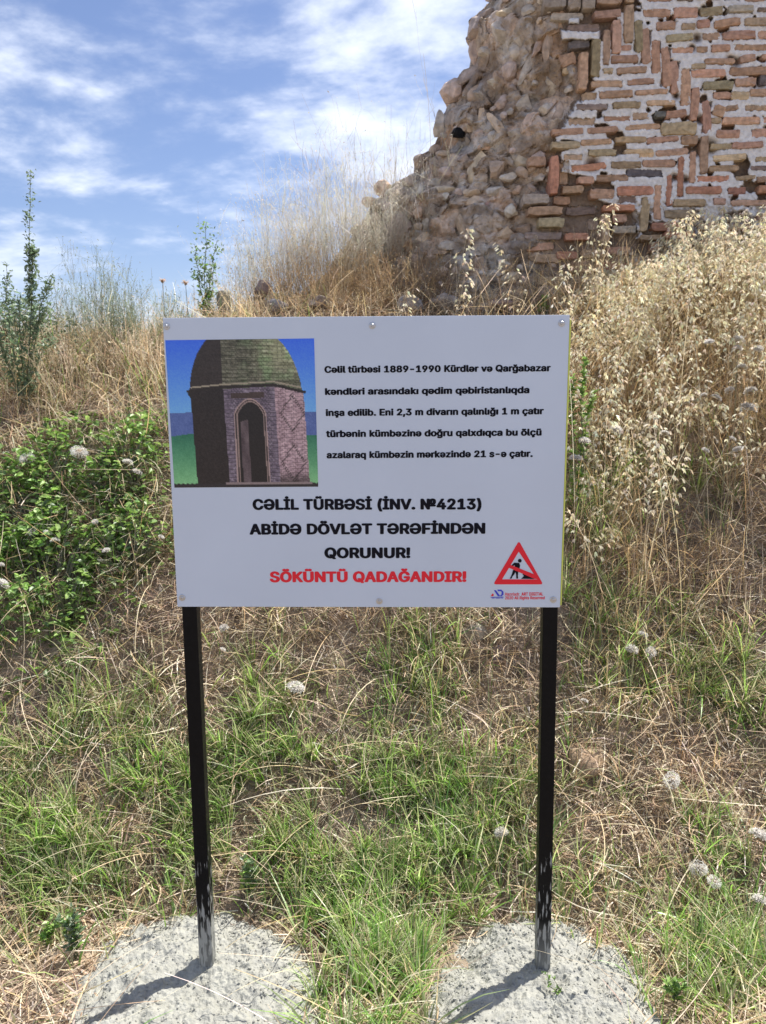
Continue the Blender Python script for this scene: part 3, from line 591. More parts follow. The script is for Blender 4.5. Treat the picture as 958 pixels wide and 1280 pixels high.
for T_ in [('Cəlil türbəsi 1889-1990 Kürdlər və Qarğabazar', 405.8, 688.5, 466.2, 464.2, 8.6, M_ink), ('kəndləri arasındakı qədim qəbiristanlıqda', 406.5, 662.0, 493.8, 491.6, 8.6, M_ink),
           ('inşa edilib. Eni 2,3 m divarın qalınlığı 1 m çatır', 407.4, 679.8, 520.2, 517.9, 8.6, M_ink), ('türbənin kümbəzinə doğru qalxdıqca bu ölçü', 407.8, 677.2, 546.6, 544.5, 8.6, M_ink),
           ('azalaraq kümbəzin mərkəzində 21 s-ə çatır.', 408.5, 666.2, 573.0, 571.2, 8.6, M_ink), ('CƏLİL TÜRBƏSİ (İNV. №4213)', 316.2, 602.2, 637.4, 636.8, 13.6, M_ink), ('ABİDƏ DÖVLƏT TƏRƏFİNDƏN', 312.2, 606.8, 668.4, 667.2, 13.6, M_ink),
           ('QORUNUR!', 405.8, 513.2, 697.8, 697.6, 13.4, M_ink), ('SÖKÜNTÜ QADAĞANDIR!', 337.6, 583.2, 727.8, 727.4, 13.4, M_red), ('Hazırladı: ', 631.5, 649.5, 744.6, 744.5, 4.0, M_red, .02), ('ART DIGITAL', 652.0, 679.0, 744.5, 744.3, 4.0, M_red, .035),
           ('2020 All Rights Reserved', 631.5, 681.0, 749.2, 749.0, 3.8, M_red, .03), ('ART DIGITAL', 614.8, 629.2, 748.4, 748.3, 2.0, M_blue, .02)]: lettering(*T_)
def flatpoly(pts, m, name, y=-.0007, par=None, hole=None, **kw):
    bm = bmesh.new(); loops = [pts] + ([hole] if hole else [])
    es = []
    for lp in loops:
        vs = [bm.verts.new(W(*q, 0) * np.array((1, 0, 1)) + np.array((0, y, 0))) for q in lp]
        es += [bm.edges.new((vs[i], vs[(i + 1) % len(vs)])) for i in range(len(vs))]
    bmesh.ops.triangle_fill(bm, edges=es, use_beauty=True)
    me = bpy.data.meshes.new(name); bm.to_mesh(me); bm.free(); me.materials.append(m); return part(name, me, par or sgn, **kw)
z5 = lambda *p: [(600 + a * .12526, 670 + b * .12526) for a, b in p]
def rounded(c, r_, n=6):
    out = []; m_ = len(c)
    for i in range(m_):
        p = np.array(c[i], float); a = np.array(c[i - 1], float) - p; b = np.array(c[(i + 1) % m_], float) - p
        a /= np.linalg.norm(a); b /= np.linalg.norm(b)
        for t in np.linspace(0, 1, n): q0, q1 = p + a * r_, p + b * r_; out.append(tuple((1 - t) ** 2 * q0 + 2 * t * (1 - t) * p + t * t * q1))
    return out
ws = flatpoly(rounded(z5((390, 48), (632, 482), (134, 482)), 3.6), M_red, 'warning_triangle', hole=z5((388, 155), (575, 432), (222, 432)))
def circ(cx, cy, r_, n=16, ry=None): return [(cx + r_ * math.cos(2 * math.pi * i / n), cy + (ry or r_) * math.sin(2 * math.pi * i / n)) for i in range(n)]
Sg = lambda pts, y=-.0008, m=M_ink, nm='worker_pictogram': flatpoly(z5(*pts), m, nm, y, ws)
Sg(circ(399, 246, 19)); Sg([(322, 285), (345, 265), (392, 268), (402, 290), (395, 330), (372, 350), (330, 345), (345, 318), (350, 290), (332, 298), (322, 330), (312, 320)], -.00085)
Sg([(330, 342), (360, 348), (345, 380), (325, 405), (318, 424), (298, 424), (312, 400), (322, 372)], -.0009); Sg([(352, 346), (384, 350), (380, 395), (382, 424), (364, 424), (362, 385)], -.00095)
Sg([(412, 426), (440, 398), (425, 380), (445, 366), (500, 362), (520, 400), (545, 428)], -.0009)
flatpoly(z5((282, 312), (300, 285), (560, 388), (590, 432), (540, 425)), M_red, 'bar', -.0011, ws)
lg = flatpoly(z5((140, 540), (160, 540), (205, 600), (180, 600)), M_blue, 'maker_logo', -.0008)
for pts, m in (([(108, 598), (128, 572), (140, 585), (134, 600)], M_red), ([(175, 535), (215, 535), (236, 555), (236, 585), (215, 602), (200, 595), (216, 584), (218, 556), (206, 550), (182, 550)], M_blue), ([(108, 608), (238, 606), (238, 612), (108, 614)], M_blue)):
    flatpoly(z5(*pts), m, 'stroke', -.0009, lg)

# ------------------------------------------------------------------ concrete footings
def mound(outl, ctr, label, seed):
    pl = lambda q: (lambda d: EYE + d * ((-.035 - EYE[2]) / d[2]))(ray(*q))
    c = pl(ctr); pts = np.array([pl(q) for q in outl]) - c; th = np.arctan2(pts[:, 1], pts[:, 0]); rd = np.hypot(pts[:, 0], pts[:, 1]); o = np.argsort(th); th, rd = th[o], rd[o]
    na, nr_ = 460, 150; A = np.linspace(-math.pi, math.pi, na, endpoint=False); S = (np.arange(nr_ + 1) / nr_)[:, None] ** .85
    Rm = np.interp(A, np.r_[th - 2 * math.pi, th, th + 2 * math.pi], np.r_[rd, rd, rd])[None, :]
    Rm = Rm * (1 + .10 * (fbm(np.cos(A) * 3, np.sin(A) * 3, seed, 2.4, 5)[None, :] - .5) * 3.6)
    Xc = c[0] + S * Rm * np.cos(A); Yc = c[1] + S * Rm * np.sin(A)
    H = .05 * (1 - S ** 4) - .02 * sst(.95, 1, S)
    lump = (fbm(Xc, Yc, seed, 7, 4) - .5) * .085 + (fbm(Xc, Yc, seed + 3, 24, 3) - .5) * .028 + np.abs(vn(Xc, Yc, seed, 90) - .5) * -.005 + (R.random(Xc.shape) - .5) * .0012 + (fbm(Xc, Yc, seed + 5, 120, 2) - .5) * .014 + np.maximum(fbm(Xc, Yc, seed + 9, 60, 2) - .55, 0) * .035 * sst(.4, .6, fbm(Xc, Yc, seed + 12, 7, 2))
    Zc = -.052 + H + lump * (1 - .35 * S ** 6)
    P_ = np.stack([Xc, Yc, Zc], -1); idx = np.arange((nr_ + 1) * na).reshape(nr_ + 1, na); idn = np.roll(idx, -1, 1)
    base = np.array([c[0], c[1], 0]); t = thing('concrete_footing', base, label, 'concrete footing', 'concrete footings of the sign posts')
    mb = MB(); mb.add(P_ - base, quads=np.stack([idx[:-1], idn[:-1], idn[1:], idx[1:]], -1)); mb.build('footing_mass', M_conc, t, smooth=True)
    mb = MB(); ico = [(0, 0, 1), (.89, 0, .45), (.28, .85, .45), (-.72, .53, .45), (-.72, -.53, .45), (.28, -.85, .45), (.6, .5, -.4), (-.3, .8, -.4), (-.8, 0, -.4), (-.3, -.8, -.4), (.6, -.5, -.4)]
    ft = [(0, 1, 2), (0, 2, 3), (0, 3, 4), (0, 4, 5), (0, 5, 1), (1, 6, 2), (2, 7, 3), (3, 8, 4), (4, 9, 5), (5, 10, 1), (6, 7, 2), (7, 8, 3), (8, 9, 4), (9, 10, 5), (10, 6, 1)]
    for k in range(1800):
        i = int(nr_ * min(1, R.random() ** .45)); j = int(R.integers(na)); p = P_[i, j] - base; r_ = R.uniform(.0012, .0042) * (1 if R.random() < .93 else 1.8)
        p = p + (R.normal(0, .012, 3) * (1, 1, 0) if i > nr_ * .93 else 0); p[2] = max(p[2], -.046)
        mb.add(np.array(ico) * r_ * R.uniform(.7, 1.3, (11, 3)) + p + (0, 0, r_ * .3), tris=ft)
    mb.build('crumbs', M_conc, t, kind='stuff')
mound([(85, 1290), (92, 1235), (108, 1195), (135, 1165), (175, 1142), (235, 1128), (290, 1133), (345, 1152), (385, 1178), (408, 1215), (414, 1280), (400, 1350), (300, 1390), (180, 1390), (100, 1350)], (255, 1240), 'crumbly pale concrete footing around the left sign post', 1)
mound([(540, 1290), (545, 1200), (575, 1165), (610, 1146), (650, 1138), (725, 1142), (775, 1180), (800, 1215), (822, 1270), (830, 1330), (780, 1390), (650, 1400), (560, 1370)], (680, 1245), 'crumbly pale concrete footing around the right sign post', 20)

# ------------------------------------------------------------------ vegetation tools
def curve_pts(root, az, el, ln, droop, K=3, wob=0):
    root = np.asarray(root, float); n = len(root); P = [root]; T = []
    for k in range(K):
        a = el - droop * (k + .5) / K; z_ = az + wob * (k / K)
        t = np.stack([np.cos(a) * np.cos(z_), np.cos(a) * np.sin(z_), np.sin(a)], 1); T.append(t); P.append(P[-1] + t * (ln / K)[:, None])
    T.append(T[-1]); return np.stack(P, 1), np.stack(T, 1)
def blades(mb, root, az, el, ln, droop, wd, cA_, cB_, K=3, wob=0, tip=.12, twist=.6):
    P_, T = curve_pts(root, az, el, ln, droop, K, wob); n = len(P_)
    side = np.stack([-np.sin(az), np.cos(az), np.zeros(n)], 1); nrm = np.cross(T[:, 0], side)
    tw = R.uniform(-twist, twist, n)[:, None]; sd = side * np.cos(tw) + nrm * np.sin(tw)
    f = np.linspace(0, 1, K + 1); wf = (1 - f ** 1.6) * (1 - tip) + tip; wf[0] *= .8
    A_ = P_ - sd[:, None] * (wd[:, None] * wf)[..., None] * .5; B_ = P_ + sd[:, None] * (wd[:, None] * wf)[..., None] * .5
    V_ = np.stack([A_, B_], 2).reshape(n, -1, 3); nv = 2 * (K + 1)
    q = np.array([(2 * k, 2 * k + 1, 2 * k + 3, 2 * k + 2) for k in range(K)])
    Q = (np.arange(n) * nv)[:, None, None] + q
    cc = cA_[:, None] * (1 - f)[None, :, None] + cB_[:, None] * f[None, :, None]
    mb.add(V_.reshape(-1, 3), quads=Q.reshape(-1, 4), col=np.repeat(cc, 2, 1).reshape(-1, 3)); return P_, T
LV = np.array([(0, 0, 0), (1, 0, 0), (.3, .5, 1), (.68, .42, 1), (.3, -.5, 1), (.68, -.42, 1), (.32, 0, 0), (.68, 0, 0)])
LT = np.array([(0, 4, 6), (0, 6, 2), (7, 5, 1), (3, 7, 1)]); LQ = np.array([(6, 4, 5, 7), (2, 6, 7, 3)])
def leaves(mb, pos, dirs, ln, wd, col, fold=.25, up=None, curl=0.0):
    n = len(pos); d_ = dirs / (np.linalg.norm(dirs, axis=1, keepdims=True) + 1e-9)
    up = np.array([0, 0, 1.]) + R.normal(0, .45, (n, 3)) if up is None else up
    s_ = np.cross(d_, up); s_ /= (np.linalg.norm(s_, axis=1, keepdims=True) + 1e-9); u_ = np.cross(s_, d_)
    V_ = pos[:, None] + d_[:, None] * (LV[None, :, 0] * ln[:, None])[..., None] + s_[:, None] * (LV[None, :, 1] * wd[:, None])[..., None] + u_[:, None] * ((LV[None, :, 2] * fold * wd[:, None]) - curl * (LV[None, :, 0] ** 2) * ln[:, None])[..., None]
    o = (np.arange(n) * 8)[:, None, None]
    mb.add(V_.reshape(-1, 3), tris=(o + LT).reshape(-1, 3), quads=(o + LQ).reshape(-1, 4), col=np.repeat(col, 8, 0))
def tube(mb, P_, r_, sides=4, col=(1, 1, 1)):
    P_ = np.asarray(P_, float); n = len(P_); r_ = np.broadcast_to(np.asarray(r_, float), (n,))
    T = np.gradient(P_, axis=0); T /= np.linalg.norm(T, axis=1, keepdims=True) + 1e-9
    ref = np.array([.31, .22, .92]) if abs(T[0, 2]) < .9 else np.array([1., 0, 0])
    a = np.cross(T, ref); a /= np.linalg.norm(a, axis=1, keepdims=True) + 1e-9; b = np.cross(T, a)
    th = np.arange(sides) * 2 * math.pi / sides
    V_ = P_[:, None] + r_[:, None, None] * (a[:, None] * np.cos(th)[None, :, None] + b[:, None] * np.sin(th)[None, :, None])
    idx = np.arange(n * sides).reshape(n, sides); idn = np.roll(idx, -1, 1)
    mb.add(V_, quads=np.stack([idx[:-1], idn[:-1], idn[1:], idx[1:]], -1), col=col)
def pick(cl, n, j=.18):
    c = np.array(cl, float)[R.integers(len(cl), size=n)]; return np.clip(c * (1 + R.normal(0, j, (n, 1))) * (1 + R.normal(0, .04, (n, 3))), .005, .95)
STRAW = [(.78, .62, .42), (.66, .51, .34), (.86, .74, .55), (.46, .33, .21), (.74, .63, .46)]
GREYED = [(.36, .26, .19), (.25, .175, .13), (.46, .36, .27), (.17, .12, .09)]
GOLD = [(.68, .51, .29), (.60, .44, .23), (.72, .59, .38), (.52, .36, .18)]
GREEN = [(.24, .43, .07), (.31, .51, .10), (.38, .56, .15), (.14, .27, .06), (.50, .58, .23)]
PALEGR = [(.38, .40, .20), (.44, .43, .26), (.31, .36, .16)]
def scatter(n, xr=(-2.7, 2.7), yr=(-.35, 3.4)):
    x = R.uniform(*xr, n); y = R.uniform(*yr, n); P_ = np.stack([x, y, g(x, y)], 1); px, py, z_ = project(P_); return P_, px, py
MO = []
def mounds_clear(P_):          # keep grass from growing through the concrete
    ok = np.ones(len(P_), bool)
    for (cx, cy, ax_, ay_) in ((-.47, -.05, .30, .29), (.44, -.05, .28, .28)): ok &= ((P_[:, 0] - cx) / ax_) ** 2 + ((P_[:, 1] - cy) / ay_) ** 2 > 1
    return ok
def blobs(px, py, lst):
    s = 0
    for (x, y, rx, ry, a) in lst: s = s + a * np.exp(-((px - x) / rx) ** 2 - ((py - y) / ry) ** 2)
    return s
def keepby(P_, dens, *more):
    k = (R.random(len(P_)) < dens) & mounds_clear(P_); return (P_[k],) + tuple(m[k] for m in more)

GMAP = [(80, 1000, 110, 80, .9), (150, 1060, 130, 60, .9), (200, 900, 45, 30, .35), (300, 910, 45, 60, .6), (320, 980, 70, 90, .6), (480, 1190, 85, 120, 2.2), (430, 1060, 120, 90, .8), (530, 900, 45, 120, .8), (540, 1060, 90, 80, .7),
        (640, 1000, 60, 60, .5), (840, 860, 120, 45, .6), (930, 880, 60, 60, .6), (720, 720, 40, 60, .5), (760, 1050, 90, 50, .35), (900, 1200, 90, 60, .8), (930, 1080, 60, 60, .5), (40, 1120, 60, 60, .5), (60, 930, 60, 40, .4), (250, 960, 60, 90, .5), (330, 840, 25, 25, .3), (870, 1010, 60, 50, .2), (660, 1120, 60, 30, .4), (800, 790, 70, 30, .4), (745, 640, 40, 50, .5), (790, 590, 50, 40, .35), (880, 620, 60, 30, .25), (100, 860, 60, 30, .3)]
# straw litter lying over everything
P_, px, py = scatter(160000); nz_ = fbm(P_[:, 0], P_[:, 1], 0, 2.2, 3)
P_, px, py, nz_ = keepby(P_, np.where(px > -250, 1, .3) * np.where(px < 1200, 1, .3) * (.42 + .4 * sst(.35, .6, nz_)), px, py, nz_)
n = len(P_); P_[:, 2] += R.uniform(.0, .05, n) * sst(.2, .7, P_[:, 1])
dark = (R.random(n) < .20 + .5 * sst(.55, .4, nz_))
cA_ = np.where(dark[:, None], pick(GREYED, n), pick(STRAW, n)); mb = MB()
blades(mb, P_, R.uniform(0, 6.28, n), R.normal(.35, .35, n), R.uniform(.04, .15, n), R.normal(.5, .5, n), R.uniform(.0018, .0062, n), cA_, cA_ * 1.1, K=3, wob=R.normal(0, .5, n), tip=.35)
mb.build('straw_litter', M_straw, kind='stuff', label='matted dry straw and dead stalks lying over the whole bank', category='dry litter')
# standing dry grass, thicker and taller towards the top of the bank
P_, px, py = scatter(70000, yr=(.25, 3.4)); up = sst(.5, 1.9, P_[:, 1]); nz_ = fbm(P_[:, 0] + 5, P_[:, 1], 0, 3, 3)
side = sst(560, 720, px) ; mid = (px > 330) & (px < 700)
shade = (P_[:, 1] > 2.1) & (px > 430) & (px < 720)
dn = (.12 + .6 * up + .25 * (px > 715) * sst(.3, .9, P_[:, 1])) * sst(.3, .55, nz_) * np.where(P_[:, 1] > YW - .05, .25, 1) * np.where(shade, .3, 1)
dn *= 1 - .15 * np.clip(blobs(px, py, [(70, 620, 130, 120, 1)]), 0, 1)
P_, px, py, up, side = keepby(P_, dn, px, py, up, side); n = len(P_)
ln = R.uniform(.10, .24, n) * (.7 + .9 * up + .6 * side * up); cA_ = pick(STRAW + GOLD, n); gl = R.random(n) < side * .7; ln = np.where((px < 560) & (up > .6), ln * R.uniform(.35, 1.0, n), ln); cA_[gl] = pick(GOLD, int(gl.sum())); gg = (R.random(n) < .22) & (px < 420); cA_[gg] = pick(PALEGR + GREEN[:2], int(gg.sum()))
mb = MB(); blades(mb, P_, R.uniform(0, 6.28, n), R.normal(1.12, .34, n), ln, R.normal(.7, .45, n), R.uniform(.0015, .0042, n), cA_ * .9, cA_ * 1.12, K=4, wob=R.normal(0, .3, n), tip=.3)
# little dry heads on part of them
mb.build('dry_grass', M_straw, kind='stuff', label='tall golden brown dry grass covering the upper bank', category='dry grass')
# brown dead thatch hummocks
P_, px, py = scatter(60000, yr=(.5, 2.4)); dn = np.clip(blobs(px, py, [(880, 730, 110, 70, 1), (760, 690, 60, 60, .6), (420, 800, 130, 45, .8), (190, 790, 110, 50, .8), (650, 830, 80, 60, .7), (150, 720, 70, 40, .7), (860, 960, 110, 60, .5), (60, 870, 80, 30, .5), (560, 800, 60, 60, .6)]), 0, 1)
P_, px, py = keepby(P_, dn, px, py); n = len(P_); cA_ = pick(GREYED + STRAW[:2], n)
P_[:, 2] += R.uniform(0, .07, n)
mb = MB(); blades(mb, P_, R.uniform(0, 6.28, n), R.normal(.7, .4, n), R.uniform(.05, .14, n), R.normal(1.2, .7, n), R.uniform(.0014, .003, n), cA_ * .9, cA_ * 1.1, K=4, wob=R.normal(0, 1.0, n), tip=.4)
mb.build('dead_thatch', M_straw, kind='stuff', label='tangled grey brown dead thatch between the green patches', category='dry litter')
# longer fallen stalks, criss-cross
P_, px, py = scatter(10500); P_, px, py = keepby(P_, .6 + 0 * px, px, py); n = len(P_); P_[:, 2] += R.uniform(.01, .09, n); cA_ = pick(STRAW[:3] + GOLD[:2] + STRAW[4:], n); mb = MB()
blades(mb, P_, R.uniform(0, 6.28, n), R.normal(.25, .35, n), R.uniform(.14, .42, n), R.normal(.35, .35, n), R.uniform(.0018, .0042, n), cA_, cA_ * 1.1, K=6, wob=R.normal(0, .35, n), tip=.4)
mb.build('fallen_stalks', M_straw, kind='stuff', label='long pale straws fallen criss-cross over the bank', category='dry litter')
# green grass
P_, px, py = scatter(240000, yr=(-.35, 2.2)); nz_ = fbm(P_[:, 0], P_[:, 1], 7, 7, 2)
dn = np.clip(blobs(px, py, GMAP), 0, 1) * sst(.34, .54, nz_) + .012
P_, px, py = keepby(P_, np.clip(dn * .8, 0, 1), px, py)
# gather into tufts
tc_ = R.uniform([-2.2, -.35], [2.2, 2.2], (2600, 2)); gi = (np.floor(P_[:, 0] * 11).astype(int) * 7919 + np.floor(P_[:, 1] * 11).astype(int)) 
jx = ((gi * 2654435761) % 1000) / 1000.; jy = ((gi * 40503) % 1000) / 1000.
cx = (np.floor(P_[:, 0] * 11) + .2 + .6 * jx) / 11; cy = (np.floor(P_[:, 1] * 11) + .2 + .6 * jy) / 11
pull = .72 * (R.random(len(P_)) < .85)
off = np.stack([P_[:, 0] - cx, P_[:, 1] - cy], 1)
P_[:, 0] -= off[:, 0] * pull; P_[:, 1] -= off[:, 1] * pull; P_[:, 2] = g(P_[:, 0], P_[:, 1]) - .004
k = mounds_clear(P_); P_, off = P_[k], off[k]
n = len(P_); az = np.arctan2(off[:, 1], off[:, 0]) + R.normal(0, .55, n); cA_ = pick(GREEN + PALEGR, n); tipc = np.where((R.random(n) < .12)[:, None], pick(STRAW, n), cA_ * 1.15)
ln = R.uniform(.07, .20, n) * (1 + .45 * (R.random(n) < .15)); mb = MB()
blades(mb, P_, az, R.normal(1.2, .2, n), ln, R.normal(.7, .4, n), R.uniform(.003, .0078, n), cA_, tipc, K=4, wob=R.normal(0, .25, n), tip=.1)
mb.build('green_grass', M_grass, kind='stuff', label='fresh green grass growing in patches round the posts and up the bank', category='grass')
# tall thin grass shoots seen one by one
P_, px, py = scatter(14000, yr=(-.3, 2.0)); dn = np.clip(blobs(px, py, [(530, 880, 45, 130, 1), (480, 1150, 90, 120, .7), (90, 980, 110, 70, .5), (900, 1150, 90, 120, .3), (720, 680, 40, 120, .9), (640, 1020, 60, 90, .4), (840, 620, 100, 60, .3)]), 0, 1)
P_, px, py = keepby(P_, dn * .35, px, py); n = len(P_); cA_ = pick(GREEN + PALEGR, n); mb = MB()
blades(mb, P_, R.uniform(0, 6.28, n), R.normal(1.38, .13, n), R.uniform(.15, .32, n), R.normal(.5, .35, n), R.uniform(.003, .0065, n), cA_, cA_ * 1.1, K=6, wob=R.normal(0, .3, n), tip=.08)
mb.build('tall_green_grass', M_grass, kind='stuff', label='long green grass blades standing above the short turf', category='grass')

# ------------------------------------------------------------------ wild oats
OAT = [(.80, .74, .54), (.86, .82, .66), (.74, .65, .44), (.84, .78, .60)]
def oats(mb_s, mb_p, roots, heights, az, nsp, head=.42, lean=.25, size=1.0):
    n = len(roots); el = np.full(n, 1.5) - np.abs(R.normal(0, lean * .5, n)); K = 8
    P_, T = blades(mb_s, roots, az, el, heights, np.abs(R.normal(.25, .2, n)) + .05, np.full(n, .0022), pick(GOLD, n), pick(OAT, n), K=K, tip=.5)
    N_ = n * nsp; i = np.repeat(np.arange(n), nsp); s = 1 - head * R.random(N_) ** 1.1; f = s * K; k = np.minimum(f.astype(int), K - 1); fr = (f - k)[:, None]
    p0 = P_[i, k] * (1 - fr) + P_[i, k + 1] * fr
    spread = (.015 + .075 * (1 - s) / head) * size; a2 = R.uniform(0, 6.28, N_) ; a2 = np.where(R.random(N_) < .6, az[i] + R.normal(0, .8, N_), a2)
    out = np.stack([np.cos(a2), np.sin(a2), R.uniform(-.1, .8, N_)], 1)
    p1 = p0 + out * (spread * R.uniform(.5, 1.2, N_))[:, None]; p1[:, 2] -= .006
    # hair-thin branchlet
    dv = p1 - p0; l_ = np.linalg.norm(dv, axis=1); az2 = np.arctan2(dv[:, 1], dv[:, 0]); el2 = np.arcsin(np.clip(dv[:, 2] / (l_ + 1e-9), -1, 1))
    blades(mb_p, p0, az2, el2, l_, np.zeros(N_), np.full(N_, .0009), pick(GOLD, N_), pick(GOLD, N_), K=1, tip=1)
    dn_ = np.stack([np.cos(a2) * .55, np.sin(a2) * .55, -R.uniform(.2, 1.1, N_)], 1); c = pick(OAT, N_, .12)
    for sg in (-1, 1):
        dd = dn_ + np.stack([-np.sin(a2), np.cos(a2), 0 * a2], 1) * .22 * sg
        leaves(mb_p, p1, dd, R.uniform(.017, .026, N_) * size, R.uniform(.0055, .008, N_) * size, c, fold=.5, up=out + R.normal(0, .3, (N_, 3)))
# dense stand at the right: one uncountable mass
P_, px, py = scatter(15000, xr=(.6, 3.0), yr=(.95, 2.72)); ok = (px > 715) & (px < 1150)
x_ = P_[:, 0]; tgt = np.interp(px, [715, 780, 830, 880, 930, 1100], [345, 330, 290, 262, 250, 250]) + R.exponential(38, len(P_)) + sst(2.3, 1.2, P_[:, 1]) * R.uniform(60, 230, len(P_))
dn = (.22 + .78 * sst(1.1, 2.2, P_[:, 1])) * ok * .085
ty = EYE[2] + ((640 - tgt) / FOC * math.cos(PITCH) - math.sin(PITCH)) / (math.cos(PITCH) + (640 - tgt) / FOC * math.sin(PITCH)) * (P_[:, 1] - EYE[1])
hh = ty - P_[:, 2]; k = (R.random(len(P_)) < dn) & (hh > .15) & (hh < .95); P_, hh = P_[k], hh[k]
print('oat stalks', len(P_))
m1, m2 = MB(), MB(); oats(m1, m2, P_, hh * 1.05, R.uniform(0, 6.28, len(P_)), 32, head=.42)
m1.v += m2.v; off_ = m1.n
m1.q += [q + off_ for q in m2.q]; m1.t += [t + off_ for t in m2.t]; m1.c += m2.c; m1.n += m2.n
m1.build('wild_oat_stand', M_straw, kind='stuff', label='dense stand of pale ripe wild oats in front of the brick wall', category='wild oats')
# single oats that stand clear of the stand: (top px, top py, y, label)
for (px, py, y, nsp, lb) in [(708, 252, 2.35, 26, 'wild oat with tight zigzag head right of the rubble, left of a close pair'), (727, 246, 2.4, 30, 'wild oat with straight upright head right of the rubble, right of a close pair'),
        (676, 292, 2.3, 24, 'wild oat bowing to the left in front of the lowest projecting bricks'), (566, 284, 2.2, 26, 'wild oat standing alone in front of the rubble core above the board'),
        (818, 245, 2.3, 34, 'wild oat whose head crosses the lower vertical bricks of the diamond'), (795, 262, 2.3, 34, 'bushy wild oat beside the lower tip of the brick diamond'),
        (764, 300, 2.3, 30, 'wild oat in front of the dark gap under the diamond'), (690, 330, 2.2, 30, 'short wild oat over the top right corner of the board'),
        (548, 345, 2.1, 16, 'small wild oat low in front of the rubble, close to the lone one'), (487, 365, 2.1, 14, 'small wild oat just above the board in the shaded dry brush'), (470, 350, 2.1, 10, 'thin wild oat rising left of its twin just above the board'), (905, 238, 2.2, 36, 'tall wild oat leaning over the stand near the right edge'), (945, 232, 2.2, 36, 'tallest wild oat at the right edge of the brickwork')]:
    gp, tp = atdepth(px, py, y - .35); gp[0] += rr.uniform(-.03, .03); h_ = tp[2] - gp[2]
    t = thing('wild_oat', gp, lb, 'wild oat', 'wild oats standing clear of the stand'); m1, m2 = MB(), MB()
    az = math.pi if 'left in' in lb else rr.uniform(-.6, .6)
    gp0 = gp.copy(); gp0[0] = tp[0] - math.cos(az) * .06 * h_
    oats(m1, m2, gp0[None], np.array([h_ * 1.02]), np.array([az]), nsp * 2, head=min(.75, .30 / h_ + .1), size=1.0, lean=.1)
    for m_, nm in ((m1, 'stem'), (m2, 'spikelets')):
        m_.v = [v - gp for v in m_.v]; o = part(nm, m_.mesh(nm, M_straw), t)
        if nm == 'spikelets': o['kind'] = 'stuff'

# ------------------------------------------------------------------ dry brush left of the ruin
def brush(px, py_base, y, top_py, spreadpx, n, colr, label, name='dry_bush', sub=6, wd=.0023, cat='bush', tipc=None, lean=.35, capsule=True, subl=.28, capn=None):
    gp, _ = atdepth(px, py_base, y); h_ = W(px, top_py, y)[2] - gp[2]; sp = spreadpx * (y - EYE[1]) / FOC
    t = thing(name, gp, label, cat); rt = np.stack([R.normal(0, sp * .35, n), R.normal(0, sp * .25, n), np.zeros(n)], 1); rt[:, 2] = g(rt[:, 0] + gp[0], rt[:, 1] + gp[1]) - gp[2] - .01
    az = np.arctan2(rt[:, 1], rt[:, 0]) + R.normal(0, .6, n); ln = h_ * R.uniform(.5, 1.05, n) * (1 - .35 * np.clip(np.abs(rt[:, 0]) / sp, 0, 1)); m1, m2 = MB(), MB(); cA_ = pick(colr, n); tp = pick(tipc or colr, n)
    P_, T = blades(m1, rt, az, 1.5 - np.abs(R.normal(0, lean, n)), ln, R.normal(.1, .3, n), np.full(n, wd), cA_, tp, K=8, wob=R.normal(0, .5, n), tip=.4)
    N_ = n * sub; i = np.repeat(np.arange(n), sub); k = R.integers(3, 8, N_); p0 = P_[i, k]
    l2 = ln[i] * subl * R.uniform(.4, 1.1, N_); az2 = R.uniform(0, 6.28, N_)
    P2, T2 = blades(m2, p0, az2, R.normal(.95, .3, N_), l2, R.normal(0, .5, N_), np.full(N_, wd * .65), tp[i], tp[i], K=4, wob=R.normal(0, .7, N_), tip=.4)
    N3 = N_ * 2; j = np.repeat(np.arange(N_), 2); p3 = P2[j, R.integers(1, 5, N3)]
    P3, _ = blades(m2, p3, R.uniform(0, 6.28, N3), R.normal(.8, .4, N3), l2[j] * .45, R.normal(0, .5, N3), np.full(N3, wd * .5), tp[i][j], tp[i][j], K=2, tip=.5)
    m1.build('stems', M_straw, t, kind='stuff')
    if capsule:
        e_ = P3[:, -1]; kk = R.random(len(e_)) < (capn or .6); e_ = e_[kk]; leaves(m2, e_, R.normal(0, 1, (len(e_), 3)) * (1, 1, .6), R.uniform(.007, .017, len(e_)), R.uniform(.003, .007, len(e_)), pick(tipc or colr, len(e_)))
    m2.build('twigs', M_straw, t, kind='stuff'); return t
PALE = [(.62, .58, .47), (.56, .50, .38), (.68, .64, .54)]; BRN = [(.30, .20, .11), (.36, .25, .14), (.24, .16, .09), (.42, .31, .18)]; TWG = [(.30, .26, .26), (.36, .32, .31), (.26, .22, .22)]
brush(428, 390, 3.1, 180, 85, 330, BRN + PALE[1:2], 'large dry bush with pale feathery tops beside the rubble end', tipc=PALE, sub=7)
brush(345, 395, 2.95, 245, 65, 220, BRN + PALE[1:2], 'pale dry bush on the crest left of the large one', tipc=PALE, sub=6)
brush(480, 390, 3.15, 150, 50, 140, BRN, 'tall thin dry bush rising close against the rubble', tipc=PALE, sub=6)
brush(522, 300, 3.75, 105, 60, 60, TWG, 'sparse leafless grey twigs against the cloud by the ruin', name='bare_twig_bush', tipc=TWG, sub=7, wd=.0042, capsule=False, lean=.5)
brush(500, 395, 2.65, 295, 80, 360, BRN, 'dense brown brush in the shade at the foot of the rubble', tipc=BRN, sub=4, lean=.6)
brush(400, 400, 2.7, 290, 90, 420, BRN + STRAW[:2], 'dense brown dry brush above the middle of the board', tipc=BRN, sub=4, lean=.6)
brush(315, 400, 2.6, 345, 60, 160, BRN + STRAW[:2], 'low brown dry brush over the grey rocks of the crest', tipc=STRAW, sub=4, lean=.6)
